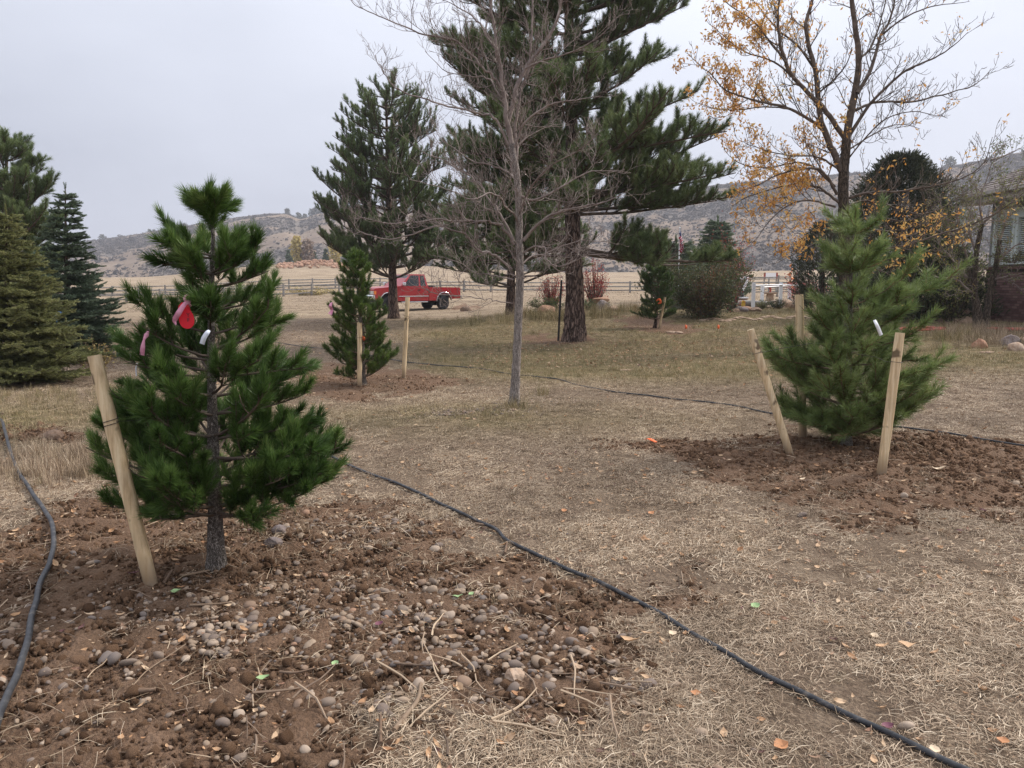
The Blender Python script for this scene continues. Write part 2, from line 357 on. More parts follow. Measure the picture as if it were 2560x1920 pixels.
M['truck_red'] = mat('red_truck_paint', rough=.38, build=paint_bld)
M['orange'] = mat('orange_plastic', (.85, .16, .05), .6)
M['tag_red'] = mat('red_tag_plastic', (.62, .015, .03), .4)
M['pink'] = leaf_mat('pink_ribbon', [(0, (.72, .30, .42)), (1, (.80, .42, .54))], .5, .3)
M['blue'] = leaf_mat('blue_ribbon', [(0, (.03, .16, .48)), (1, (.05, .24, .6))], .5, .3)
M['tag_white'] = mat('white_tag', (.68, .71, .78), .5)
M['ink'] = mat('dark_ink', (.06, .03, .04), .6)
# ------------------------------------------------------------------ ground masks
def poly_world(pts): return np.array([flat(*p) for p in pts])
def inpoly(x, y, poly):
    c = np.zeros(np.shape(x), bool); n = len(poly)
    for i in range(n):
        x0, y0 = poly[i]; x1, y1 = poly[(i+1) % n]
        with np.errstate(divide='ignore', invalid='ignore'):
            c ^= ((y0 > y) != (y1 > y)) & (x < (x1-x0)*(y-y0)/((y1-y0) if y1 != y0 else 1e-9) + x0)
    return c
SOIL = [poly_world(q) for q in [
 [(-500, 1380), (0, 1340), (150, 1268), (330, 1212), (430, 1205), (650, 1225), (830, 1262), (1000, 1262), (1150, 1330), (1270, 1385), (1430, 1440), (1560, 1450), (1730, 1470), (1780, 1500), (1660, 1550), (1570, 1640), (1640, 1700), (1480, 1740), (1330, 1760), (1150, 1800), (950, 1850), (900, 2050), (-500, 2050)],
 [(1500, 1110), (1640, 1098), (1800, 1100), (1950, 1080), (2250, 1075), (2480, 1100), (2800, 1125), (2900, 1290), (2560, 1290), (2330, 1270), (2420, 1330), (2400, 1350), (2180, 1290), (2100, 1310), (1980, 1290), (1850, 1230), (1740, 1180), (1620, 1130)],
 [(770, 920), (850, 905), (980, 915), (1080, 935), (1170, 948), (1120, 965), (1060, 985), (950, 1000), (830, 1000), (740, 985), (700, 940)],
 [(1530, 822), (1600, 820), (1690, 826), (1780, 845), (1700, 852), (1600, 842)],
 [(1290, 850), (1340, 850), (1480, 848), (1500, 858), (1380, 868), (1300, 862)],
 [(60, 1085), (130, 1052), (240, 1062), (225, 1090), (150, 1105), (90, 1110)],
 [(1530, 1480), (1620, 1440), (1700, 1460), (1790, 1440), (1870, 1450), (1840, 1500), (1700, 1500), (1600, 1520)],
 [(1120, 775), (1165, 765), (1200, 778), (1165, 786)],
]]
def soil_mask(x, y):
    j = 0.17 + np.clip(y, 0, 30)*.010
    dx = (fbm(x*1.9, y*1.9, 11)-.5)*4.5*j + (vnoise(x*9, y*9, 12)-.5)*1.6*j; dy = (fbm(x*1.9, y*1.9, 13)-.5)*4.5*j + (vnoise(x*9, y*9, 14)-.5)*1.6*j
    s = np.zeros(np.shape(x))
    for k in ((0, 0), (.5, .3), (-.4, .5), (.2, -.6)):
        m = np.zeros(np.shape(x), bool)
        for p in SOIL: m |= inpoly(x + dx + k[0]*j, y + dy + k[1]*j, p)
        s = s + m*.25
    return s
GRAV = [(*flat(px, py), rx, ry, a) for px, py, rx, ry, a in [
 (480, 1530, .45, .22, 1.0), (760, 1560, .40, .16, 1.0), (640, 1600, .4, .14, .7), (1180, 1640, .42, .15, 1.6), (1400, 1660, .30, .14, 1.5), (1050, 1560, .5, .16, 1.0), (900, 1480, .4, .2, .9),
 (760, 1470, .25, .15, .9), (60, 1580, .22, .15, .8), (880, 1320, .45, .3, .6), (1120, 1480, .3, .2, .5), (700, 1760, .4, .14, .35), (1200, 1740, .5, .15, .6), (1500, 1600, .2, .1, .5), (250, 1700, .3, .2, .3)]]
GRAV2 = [(*flat(1200, 1030), .55, .22, 1.4), (*flat(1340, 1010), .55, .22, 1.0), (*flat(1130, 1035), .3, .2, .8)]
def gravel(x, y, L=None):
    s = 0
    for a, b, rx, ry, k in (L or GRAV): s = s + k*np.exp(-(((x-a)/rx)**2 + ((y-b)/ry)**2))
    return s*(.35 + 1.3*fbm(x*3, y*3, 21, 2))
def olive_mask(x, y):
    u = x/np.maximum(y, 1)
    a = sstep((y-10.5)/3.5)*(1-sstep((y-29)/9))*sstep((u+.20)/.12)
    b = np.exp(-(((x+6.4)/2.2)**2 + ((y-8.6)/1.5)**2))                 # greener grass by the spruces
    c = .75*np.exp(-(((x+.3)/2.4)**2 + ((y-9.0)/1.1)**2))               # round the bare tree
    return np.clip(a*(.35+1.1*fbm(x/1.6, y/1.6, 31)) + b + c*(.3+1.2*fbm(x/.8, y/.8, 33)), 0, 1)
def field_mask(x, y): return sstep((y - 31 - 3*vnoise(x/5, y/9, 3))/6)

# ------------------------------------------------------------------ ground sheet
def build_ground():
    an = np.concatenate([np.linspace(-180, -48, 24)[:-1], np.linspace(-48, -40, 10)[:-1], np.linspace(-40, 40, 430), np.linspace(40, 48, 10)[1:], np.linspace(48, 180, 24)[1:-1]])*math.pi/180
    r = np.concatenate([np.geomspace(.3, 1.9, 14)[:-1], np.geomspace(1.9, 14, 270)[:-1], np.geomspace(14, 300, 150)[:-1], np.geomspace(300, 3000, 12)])
    A, Rr = np.meshgrid(an, r); x = Rr*np.sin(A); y = Rr*np.cos(A)
    s = soil_mask(x, y); z = ground_z(x, y)
    near = np.clip((16-Rr)/6, 0, 1)*(np.abs(A) < .75)
    z = z + near*s*((fbm(x*9, y*9, 41, 3)-.5)*.06 + (vnoise(x*26, y*26, 43)-.5)*.022) + near*(1-s)*(vnoise(x*14, y*14, 44)-.5)*.012
    n, m = A.shape
    V = np.stack([x, y, z], -1).reshape(-1, 3); V = np.vstack([V, [[0, 0, 0]]])
    i = np.arange(n-1)[:, None]*m; j = np.arange(m)[None]; j2 = (j+1) % m
    F = np.stack([i+j, i+m+j, i+m+j2, i+j2], -1).reshape(-1, 4); c = n*m
    F3 = np.array([[c, k, (k+1) % m] for k in range(m)])[:, ::-1]
    e = lambda a: np.append(np.asarray(a).ravel(), 0)
    def bld(nt, b):
        q = NT(nt); co = q.coord('Object')
        so_, ol, fl = q.attr('soil'), q.attr('olive'), q.attr('field')
        big = q.noise(.35, 4, .6); mid = q.noise(3.5, 5, .65); fine = q.noise(38, 5, .75); fine2 = q.noise(120, 3, .7)
        mm = q.math('ADD', q.math('MULTIPLY', mid, .5), q.math('MULTIPLY', fine, .5))
        straw = q.ramp(mm, [(.30, (.075, .050, .034)), (.44, (.165, .118, .082)), (.56, (.28, .21, .148)), (.70, (.42, .33, .24))])
        straw = q.mix(q.g(big, .45, .7), straw, q.mix(.5, straw, (.24, .17, .125)))
        olive = q.ramp(mm, [(.30, (.065, .055, .028)), (.46, (.165, .135, .065)), (.6, (.30, .225, .125)), (.72, (.40, .30, .18))])
        fieldn = q.noise(.9, 6, .7, stretch=(.25, 1, 1)); field = q.ramp(fieldn, [(.32, (.17, .125, .085)), (.46, (.28, .212, .145)), (.58, (.37, .285, .195)), (.72, (.45, .355, .25))])
        soil = q.ramp(mm, [(.28, (.075, .042, .026)), (.45, (.165, .098, .060)), (.6, (.245, .152, .098)), (.75, (.33, .22, .15))])
        bare = q.mix(q.g(big, .3, .7), soil, q.mix(.4, soil, (.25, .18, .13)))
        c1 = q.mix(ol, straw, olive); c1 = q.mix(fl, c1, field)
        edge = q.g(q.math('ADD', so_, q.math('MULTIPLY', q.math('SUBTRACT', fine, .5), .9)), .30, .62)
        col = q.mix(edge, c1, bare); q.L(col, b.inputs['Base Color'])
        vo = q.N('ShaderNodeTexVoronoi'); vo.inputs['Scale'].default_value = 55; q.L(co, vo.inputs['Vector']); h = q.math('ADD', q.math('MULTIPLY', fine, 1.2), q.math('ADD', q.math('MULTIPLY', fine2, .6), q.math('MULTIPLY', vo.outputs['Distance'], -.7))); q.bump(h, 1.0, .03, b)
    g = mat('ground_earth', rough=.95, spec=.1, build=bld)
    o = obj('ground', [(V, F), (V[:0], F3[:0])], g, smooth=True, attrs={'soil': e(s), 'olive': e(olive_mask(x, y)), 'field': e(field_mask(x, y))})
    tag(o, 'dry straw covered ground with patches of dug brown soil', kind='structure')
build_ground()

# ------------------------------------------------------------------ hills
SKY_PX = [(-2500, 640), (-600, 640), (0, 640), (215, 608), (320, 594), (417, 578), (616, 547), (685, 539), (735, 540), (753, 553), (775, 549), (797, 540), (873, 530), (1000, 522), (1200, 520), (1400, 525), (1560, 500), (1700, 478), (1797, 468), (1950, 455), (2100, 442), (2300, 434), (2400, 415), (2560, 385), (2900, 350), (4500, 330)]
def hill_xyz(u, t):     # u slope x/y, t 0 foot .. 1 ridge .. 1.3 behind
    su = (np.array([p[0] for p in SKY_PX])-1280)/FOC; sy = np.array([p[1] for p in SKY_PX], float)
    py = np.interp(u, su, sy)
    ridge = np.interp(u, [-2, -.6, -.25, 0, .25, .6, 2], [760, 740, 680, 620, 560, 500, 460])
    top = EYE + (710-py)/FOC*ridge
    d = 235 + (ridge-235)*t
    prof = np.where(t < 1, .5*t + .5*sstep(t), 1 - (t-1)*1.2)
    relief = (fbm(u*9, t*3, 51, 4)-.5)*.22*np.clip(4*t*(1-t), 0, 1)
    gully = -np.abs(vnoise(u*26 + t*2.5, t*.8, 55)-.5)*.12*np.clip(4*t*(1-t), 0, 1)
    z = -4 + (top+4)*(prof + relief + gully)
    z = np.minimum(z, np.where(t < 1, EYE + (top-EYE)*(d/ridge)*.985, z))
    z = z + (fbm(u*60, t*40, 57, 3)-.5)*2.2*np.clip(t*5, 0, 1)*np.clip(1-(t-.97)*8, .25, 1)
    return u*d, d, z
def build_hills():
    u = np.linspace(-2.2, 2.2, 420); u = np.sign(u)*np.abs(u/2.2)**1.5*2.2
    t = np.concatenate([np.linspace(0, 1, 110), np.linspace(1.01, 1.5, 10)])
    U, T = np.meshgrid(u, t); x, y, z = hill_xyz(U, T)
    n, m = U.shape; V = np.stack([x, y, z], -1).reshape(-1, 3)
    i = np.arange(n-1)[:, None]*m; j = np.arange(m-1)[None]
    F = np.stack([i+j, i+j+1, i+m+j+1, i+m+j], -1).reshape(-1, 4)
    # grassy benches: bare tan strips where little brush grows
    br = brush(U, T)
    def bld(nt, b):
        q = NT(nt); f = q.noise(.035, 6, .7); s2 = q.noise(.28, 4, .7); s3 = q.noise(.010, 4, .6, stretch=(1, 1, 4))
        grass = q.ramp(q.math('ADD', q.math('MULTIPLY', f, .6), q.math('MULTIPLY', s2, .4)), [(.3, (.13, .098, .078)), (.5, (.20, .152, .115)), (.68, (.27, .21, .155))])
        sage = q.ramp(s2, [(.35, (.095, .083, .075)), (.5, (.14, .12, .105)), (.65, (.20, .165, .135))])
        q.L(q.mix(q.g(q.math('ADD', q.attr('brush'), q.math('MULTIPLY', q.math('SUBTRACT', s2, .5), .7)), .25, .6), grass, sage), b.inputs['Base Color'])
    o = obj('hills', [(V, F)], mat('hill_slope', rough=1, spec=0, build=bld), smooth=True, attrs={'brush': br.ravel()})
    tag(o, 'long brown hillside dotted with grey sagebrush', kind='structure')
def brush(U, T):
    n = fbm(U*7 + T*1.5, T*9 - U*5, 61, 4)
    band = sstep((n-.40)/.12)
    left = (U < -.2)
    strip = np.exp(-((T - (.80 + .9*(U+.30)))/.06)**2)*(U > -.36)*(U < .05)       # pale grass bench high on the left hill
    strip2 = np.exp(-((T - (.42 + .25*(U+.4)))/.035)**2)*(U < .0)
    return np.clip(.25 + .75*band - strip*1.1 - strip2*.8 - .9*np.exp(-((U+.17)/.12)**2)*np.exp(-((T-.60)/.22)**2), 0, 1)
build_hills()

# ------------------------------------------------------------------ scattered stuff
def proto_set(key, meshes):
    col = bpy.data.collections.new(key)
    for i, me in enumerate(meshes):
        col.objects.link(bpy.data.objects.new(f'{key}_{i:02d}', me))
    return col
SGN = {}
def scatter(name, col, pts, rot, scl, idx, tint, label):
    me = bpy.data.meshes.new(name); n = len(pts); me.vertices.add(n); me.vertices.foreach_set('co', np.asarray(pts, np.float32).ravel())
    a = me.attributes.new('rot', 'FLOAT_VECTOR', 'POINT'); a.data.foreach_set('vector', np.asarray(rot, np.float32).ravel())
    a = me.attributes.new('scl', 'FLOAT', 'POINT'); a.data.foreach_set('value', np.asarray(scl, np.float32))
    a = me.attributes.new('tint', 'FLOAT', 'POINT'); a.data.foreach_set('value', np.asarray(tint, np.float32))
    P_ = np.asarray(pts); a = me.attributes.new('age', 'FLOAT', 'POINT'); a.data.foreach_set('value', np.clip(sstep((fbm(P_[:, 0]*1.1, P_[:, 1]*.9, 95, 4)-.36)/.26)*.9 + .25*(np.random.default_rng(3).random(n)-.4), 0, 1).astype(np.float32))
    a = me.attributes.new('idx', 'INT', 'POINT'); a.data.foreach_set('value', np.asarray(idx, np.int32))
    o = link(bpy.data.objects.new(name, me)); tag(o, label, kind='stuff')
    md = o.modifiers.new('scatter', 'NODES')
    if col.name in SGN: md.node_group = SGN[col.name]; return o
    ng = bpy.data.node_groups.new('scatter', 'GeometryNodeTree'); SGN[col.name] = ng
    ng.interface.new_socket('Geometry', in_out='INPUT', socket_type='NodeSocketGeometry'); ng.interface.new_socket('Geometry', in_out='OUTPUT', socket_type='NodeSocketGeometry')
    N = ng.nodes.new; L = ng.links.new; gi = N('NodeGroupInput'); go = N('NodeGroupOutput')
    ci = N('GeometryNodeCollectionInfo'); ci.inputs['Collection'].default_value = col; ci.inputs['Separate Children'].default_value = True; ci.inputs['Reset Children'].default_value = True
    ip = N('GeometryNodeInstanceOnPoints'); ip.inputs['Pick Instance'].default_value = True
    def na(nm, ty):
        q = N('GeometryNodeInputNamedAttribute'); q.data_type = ty; q.inputs['Name'].default_value = nm; return q.outputs[0]
    L(gi.outputs[0], ip.inputs['Points']); L(ci.outputs[0], ip.inputs['Instance']); L(na('idx', 'INT'), ip.inputs['Instance Index'])
    L(na('rot', 'FLOAT_VECTOR'), ip.inputs['Rotation']); L(na('scl', 'FLOAT'), ip.inputs['Scale']); L(ip.outputs[0], go.inputs[0])
    md.node_group = ng
    return o
def area_pts(n, y0, y1, umax, rng, u0=None):
    y = np.sqrt(rng.random(n)*(y1*y1-y0*y0)+y0*y0); x = (rng.random(n)*2-1)*umax*y if u0 is None else (u0 + rng.random(n)*(umax-u0))*y
    return x, y
def straw_mat():
    def bld(nt, b):
        q = NT(nt); v = q.attr('v'); r = q.N('ShaderNodeObjectInfo').outputs['Random']; t = q.attr('tint', True)
        f = q.math('ADD', q.math('MULTIPLY', v, .65), q.math('MULTIPLY', r, .35))
        dry = q.ramp(f, [(.05, (.075, .045, .030)), (.28, (.23, .155, .10)), (.55, (.45, .34, .235)), (.8, (.62, .50, .36)), (.97, (.78, .66, .50))])
        grn = q.ramp(f, [(.05, (.05, .05, .018)), (.3, (.14, .135, .055)), (.6, (.33, .26, .13)), (.95, (.56, .42, .25))])
        c = q.mix(t, q.mix(q.math('MULTIPLY', q.attr('age', True), .62), dry, q.ramp(f, [(0, (.08, .052, .036)), (.6, (.20, .145, .10)), (1, (.36, .28, .20))])), grn); q.L(c, b.inputs['Base Color'])
    return mat('straw', rough=.7, spec=.2, build=bld)
M['straw'] = straw_mat()
def blades(rng, n, spread, lmin, lmax, wid, zmax, lean=None):
    """thin bent blades: flat thatch (lean None) or upright tuft"""
    V = []; F = []; A = []
    p = rng.normal(size=(n, 2))*spread*.45
    for k in range(n):
        a = rng.random()*6.283; L_ = rng.uniform(lmin, lmax); w_ = wid*rng.uniform(.6, 1.2); b0 = len(V)
        if lean is None:
            dx, dy = math.cos(a)*L_/2, math.sin(a)*L_/2; z0, z2 = rng.uniform(.001, zmax*.5), rng.uniform(.001, zmax); z1 = max(z0, z2)*.8+rng.uniform(0, zmax*.5)
            c = rng.uniform(-.15, .15)
            pts = [(p[k, 0]-dx, p[k, 1]-dy, z0), (p[k, 0]-dy*c, p[k, 1]+dx*c, z1), (p[k, 0]+dx, p[k, 1]+dy, z2)]
        else:
            le = rng.uniform(*lean); dx, dy = math.cos(a)*math.sin(le)*L_, math.sin(a)*math.sin(le)*L_; h = math.cos(le)*L_
            pts = [(p[k, 0], p[k, 1], -.005), (p[k, 0]+dx*.4, p[k, 1]+dy*.4, h*.6), (p[k, 0]+dx, p[k, 1]+dy, h)]
        nx, ny = -math.sin(a)*w_/2, math.cos(a)*w_/2
        for i, (X, Y, Z) in enumerate(pts):
            s = (1, .9, .25)[i]; V += [(X-nx*s, Y-ny*s, Z), (X+nx*s, Y+ny*s, Z + (.0 if lean else w_*.3))]
        F += [(b0, b0+1, b0+3, b0+2), (b0+2, b0+3, b0+5, b0+4)]; A += [rng.random()]*6
    return (np.array(V), np.array(F), None, A)
def leaf_chunk(rng, L_, W_, curl):
    V = []; xs = np.linspace(-1, 1, 5); wd = [.05, .8, 1, .7, .03]
    for i, x in enumerate(xs):
        for s in (-1, 0, 1): V.append((x*L_/2, s*wd[i]*W_/2, curl*(x*x)*L_*.4 + abs(s)*curl*W_*.5*wd[i] + rng.normal()*.04*L_ + .003))
    F = [(3*i+j, 3*i+j+3, 3*i+j+4, 3*i+j+1) for i in range(4) for j in (0, 1)]
    return (np.array(V), np.array(F), None, [rng.random()]*15)
def build_scatter():
    rng = rnd(101)
    thatch = proto_set('thatch', [make_mesh('thatch', [blades(rng, 44, .09, .015, .07, .0020, .015)], M['straw']) for _ in range(5)] +
                                 [make_mesh('tuft', [blades(rng, 20, .05, .025, .075, .0022, 0, (.1, .9))], M['straw']) for _ in range(3)])
    # near mats
    def place(n, y0, y1, keep, s0, s1, up_share):
        x, y = area_pts(n, y0, y1, .78, rng); s = soil_mask(x, y); k = rng.random(n) < keep(x, y, s); x, y, s = x[k], y[k], s[k]; m = len(x)
        z = ground_z(x, y); ol = olive_mask(x, y); fl = field_mask(x, y)
        upp = rng.random(m) < np.clip(up_share + .55*ol, 0, .9)
        idx = np.where(upp, rng.integers(5, 8, m), rng.integers(0, 5, m))
        rot = np.stack([rng.normal(size=m)*.08, rng.normal(size=m)*.08, rng.random(m)*6.283], -1)
        sc2 = rng.uniform(s0, s1, m)*np.where(upp, 1-.3*(1-ol), 1)
        tint = np.clip(ol*(.55+.7*rng.random(m)) + .12*(rng.random(m) < .12), 0, 1)
        return np.stack([x, y, z], -1), rot, sc2, idx, tint
    parts = [place(15500, 2.0, 6.5, lambda x, y, s: (1-.965*s)*(.16+.84*sstep((fbm(x*1.6, y*1.6, 71, 3)-.30)/.35)), .8, 1.35, .10),
             place(27000, 6.5, 14, lambda x, y, s: (1-.97*s)*(.35+.75*sstep((fbm(x*1.1, y*1.1, 72, 3)-.28)/.35)), .9, 1.5, .15),
             place(30000, 14, 32, lambda x, y, s: (1-.97*s)*(.45+.55*sstep((fbm(x*.8, y*.5, 74, 3)-.3)/.3)), .95, 1.6, .25),
             place(26000, 32, 110, lambda x, y, s: (1-.9*s)*np.clip(.15+1.2*sstep((fbm(x/7, y/11, 73, 3)-.38)/.25), 0, 1), 1.5, 3.0, .4)]
    a = [np.concatenate(q) for q in zip(*parts)]
    scatter('grass', thatch, *a, 'short dry bleached grass and loose straw')
    # taller dry grass: left edge, by the house, round the trunk
    tall = proto_set('tall', [make_mesh('tall', [blades(rng, 34, .09, .10, .26, .0032, 0, (.02, .7))], M['straw']) for _ in range(4)])
    X, Y, S_, T_ = [], [], [], []
    def clump(px, py, rx, ry, n, s, t):
        c = GP(px, py); X.extend(c[0]+rng.normal(size=n)*rx); Y.extend(c[1]+rng.normal(size=n)*ry); S_.extend(rng.uniform(.6, 1.2, n)*s); T_.extend(np.clip(rng.normal(size=n)*.2+t, 0, 1))
    clump(200, 1165, .42, .32, 200, .75, .0); clump(330, 1130, .4, .3, 120, .6, .05); clump(60, 1000, .9, .5, 260, .55, .75); clump(250, 900, .9, .6, 200, .6, .6)
    clump(1285, 1020, .10, .06, 14, .7, .9); clump(1360, 990, .05, .05, 5, .9, 1); clump(1380, 795, 1.4, .5, 90, 2.2, .85); clump(1560, 780, .6, .4, 40, 1.8, .8)
    clump(2460, 840, .6, .3, 70, 1.5, .1); clump(2390, 850, .35, .25, 40, 1.2, .9); clump(2520, 860, .5, .3, 60, 1.3, .15); clump(2380, 872, .5, .25, 26, .8, .5)
    clump(1380, 1250, 1.2, .5, 60, .35, .1); clump(1850, 1350, 1.6, .6, 110, .34, .05); clump(2100, 1550, .7, .4, 60, .3, .0); clump(1900, 860, 2.5, 1.2, 120, .8, .5)
    X, Y = np.array(X), np.array(Y); n = len(X)
    scatter('tall_grass', tall, np.stack([X, Y, ground_z(X, Y)], -1), np.stack([rng.normal(size=n)*.1, rng.normal(size=n)*.1, rng.random(n)*6.28], -1), S_, rng.integers(0, 4, n), T_, 'tufts of taller standing dry and green grass')
    # river gravel
    def peb_bld(nt, b):
        q = NT(nt); r = q.N('ShaderNodeObjectInfo').outputs['Random']; f = q.noise(60, 4, .6)
        c = q.ramp(r, [(0, (.16, .135, .12)), (.15, (.28, .215, .155)), (.32, (.20, .165, .135)), (.5, (.34, .265, .195)), (.64, (.15, .14, .135)), (.74, (.42, .34, .265)), (.88, (.25, .175, .125)), (.97, (.34, .20, .13))], 'CONSTANT')
        q.L(q.mix(q.g(f, .38, .66), c, q.mix(.75, c, (.19, .12, .078))), b.inputs['Base Color']); q.bump(f, .25, .004, b)
    pm = mat('pebble_stone', rough=.8, spec=.25, build=peb_bld)
    pebs = proto_set('pebble', [make_mesh('pebble', [blob_chunk((0, 0, 0), s, 300+i, 2, .16, 1.3)], pm, True) for i, s in enumerate([(1, .8, .55), (1.15, .75, .5), (.9, .85, .6), (1.3, .8, .45), (1, .7, .7), (1.1, .9, .4)])])
    x, y = area_pts(26000, 2.0, 6.0, .78, rng); s = soil_mask(x, y); g_ = gravel(x, y)
    k = rng.random(len(x)) < np.clip(.72*g_*(s > .2) + .03*s*(y < 4.4) + .010*s + .004, 0, 1); x, y = x[k], y[k]
    x2, y2 = area_pts(30000, 8.2, 11, .12, rng, -.18); k2 = rng.random(len(x2)) < np.clip(gravel(x2, y2, GRAV2)*.5, 0, 1)
    x3, y3 = area_pts(3000, 6, 12, .75, rng); k3 = rng.random(3000) < .06*soil_mask(x3, y3)+.006
    X = np.concatenate([x, x2[k2], x3[k3]]); Y = np.concatenate([y, y2[k2], y3[k3]]); n = len(X)
    r_ = np.clip(rng.lognormal(math.log(.0122), .48, n), .005, .038)*np.where(Y > 8, .8, 1)
    scatter('gravel', pebs, np.stack([X, Y, ground_z(X, Y)+r_*.12+.002], -1), np.stack([rng.normal(size=n)*.35, rng.normal(size=n)*.35, rng.random(n)*6.28], -1), r_, rng.integers(0, 6, n), rng.random(n), 'rounded tan and grey river pebbles lying in the soil')
    # clods
    def clod_bld(nt, b):
        q = NT(nt); r = q.N('ShaderNodeObjectInfo').outputs['Random']; f = q.noise(45, 5, .7)
        q.L(q.ramp(q.math('ADD', q.math('MULTIPLY', f, .6), q.math('MULTIPLY', r, .4)), [(.25, (.078, .044, .027)), (.5, (.172, .103, .063)), (.75, (.27, .17, .11))]), b.inputs['Base Color']); q.bump(f, .9, .012, b)
    cm = mat('soil_clod', rough=1, spec=.05, build=clod_bld)
    clods = proto_set('clod', [make_mesh('clod', [blob_chunk((0, 0, 0), (1, .9, .75), 330+i, 2, .34, 2.6)], cm, True) for i in range(5)])
    x, y = area_pts(120000, 2.0, 8.6, .80, rng); s = soil_mask(x, y); k = rng.random(len(x)) < s*(.25+.9*vnoise(x*2.5, y*2.5, 77)); x, y = x[k], y[k]
    xa, ya = area_pts(9000, 8.6, 13, .35, rng, -.42); ka = rng.random(9000) < soil_mask(xa, ya)*.9; xb, yb = xa[ka], ya[ka]
    ft = [(378, 1462), (1975, 1136), (2203, 1186), (899, 967), (1009, 946), (541, 1424), (2007, 1095)]; fx, fy = [], []
    for q_ in ft:
        g0 = GP(*q_); a_ = rng.random(60)*6.283; rr = .03+.09*rng.random(60); fx.append(g0[0]+np.cos(a_)*rr); fy.append(g0[1]+np.sin(a_)*rr)
    x = np.concatenate([x, xb]+fx); y = np.concatenate([y, yb]+fy); n = len(x)
    r_ = np.clip(rng.lognormal(math.log(.0068), .55, n), .003, .036)*np.where(y > 6, 1.15, 1)
    scatter('soil_crumbs', clods, np.stack([x, y, ground_z(x, y)+r_*.2], -1), rng.random((n, 3))*6.28, r_, rng.integers(0, 5, n), rng.random(n), 'loose crumbs and clods of dug brown soil')
    # leaf litter, twigs and bark chips
    lm = leaf_mat('litter_leaf', [(0, (.30, .15, .07)), (.25, (.44, .27, .15)), (.5, (.56, .42, .28)), (.7, (.26, .14, .09)), (.85, (.15, .09, .06)), (1, (.13, .05, .06))], .7, .1, True)
    tm = mat('litter_twig', rough=.85, build=lambda nt, b: NT(nt).L(NT(nt).ramp(nt.nodes.new('ShaderNodeObjectInfo').outputs['Random'], [(0, (.10, .07, .05)), (.5, (.24, .17, .12)), (1, (.50, .38, .26))]), b.inputs['Base Color']))
    litter = proto_set('litter', [make_mesh('litter_leaf', [leaf_chunk(rng, 1, rng.uniform(.35, .6), rng.uniform(.2, .8))], lm) for _ in range(5)] +
        [make_mesh('litter_twig', [tubes([(catmull([(-.5, 0, 0), (-.1, rng.normal()*.03, .02), (.2, rng.normal()*.03, .01), (.5, rng.normal()*.05, .02)], 2), np.linspace(.020, .008, 7))], 5)], tm) for _ in range(4)])
    X, Y, S_, I_ = [], [], [], []
    def lit(n, y0, y1, f, s0, s1, ids, umax=.78, u0=None):
        x, y = area_pts(n, y0, y1, umax, rng, u0); k = rng.random(n) < f(x, y); x, y = x[k], y[k]; m = len(x)
        X.extend(x); Y.extend(y); S_.extend(rng.uniform(s0, s1, m)); I_.extend(rng.integers(*ids, m))
    lit(2600, 2.1, 7, lambda x, y: .25+.75*vnoise(x, y, 81), .018, .055, (0, 5))
    lit(1500, 7, 15, lambda x, y: .5+0*x, .03, .07, (0, 5)); lit(1500, 13, 26, lambda x, y: .9+0*x, .04, .09, (0, 5))
    lit(1500, 14, 20, lambda x, y: .9+0*x, .04, .09, (0, 5), .45, -.05)
    lit(650, 2.1, 6, lambda x, y: .15+.85*soil_mask(x, y), .04, .15, (5, 9))
    lit(9000, 2.1, 7, lambda x, y: .35+.65*vnoise(x*1.5, y*1.5, 82), .006, .018, (0, 5)); lit(9000, 7, 13, lambda x, y: .5+.5*vnoise(x, y, 83), .010, .026, (0, 5))
    lit(260, 2.1, 3.4, lambda x, y: np.exp(-(((x+.25)/.7)**2+((y-2.75)/.4)**2)), .08, .28, (5, 9)); lit(500, 6, 12, lambda x, y: .5+0*x, .08, .25, (5, 9))
    X, Y, S_ = np.array(X), np.array(Y), np.array(S_); n = len(X)
    scatter('leaf_litter', litter, np.stack([X, Y, ground_z(X, Y)+.010+S_*.05], -1), np.stack([rng.normal(size=n)*.25, rng.normal(size=n)*.25, rng.random(n)*6.28], -1), S_, I_, rng.random(n), 'small fallen leaves, twigs and bark chips on the ground')
    # loose long straws over the soil
    loose = proto_set('loose', [make_mesh('loose', [blades(rng, 6, .16, .04, .14, .0019, .02)], M['straw']) for _ in range(4)])
    x, y = area_pts(4200, 2.0, 6, .78, rng); s = soil_mask(x, y); k = rng.random(len(x)) < s*(.05+.55*sstep((vnoise(x*1.3, y*1.3, 91)-.35)/.4)); x, y = x[k], y[k]; n = len(x)
    scatter('loose_straw', loose, np.stack([x, y, ground_z(x, y)+.012], -1), np.stack([rng.normal(size=n)*.15, rng.normal(size=n)*.15, rng.random(n)*6.28], -1), rng.uniform(.6, 1.2, n), rng.integers(0, 4, n), rng.random(n)*.25, 'long loose straws strewn over the dug soil')
    # sagebrush on the hills
    sm = leaf_mat('sagebrush_leaf', [(0, (.070, .062, .057)), (.5, (.105, .09, .08)), (1, (.15, .122, .098))], .9, 0, True)
    def bush_mesh(seed, h):
        r2 = rnd(seed); v = r2.normal(size=(46, 3)); v = unit(v)*r2.uniform(.5, 1, (46, 1))*np.array([1, 1, h]); v[:, 2] = np.abs(v[:, 2])
        a = r2.normal(size=(46, 3))*.28; b = r2.normal(size=(46, 3))*.28
        V = np.concatenate([v-a, v+a, v+b], 0); F = np.stack([np.arange(46), np.arange(46)+46, np.arange(46)+92], -1); return make_mesh('sage', [(V, F, None, np.tile(r2.random(46), 3))], sm)
    sage = proto_set('sage', [bush_mesh(500+i, .7) for i in range(4)] + [bush_mesh(510, 1.2)])
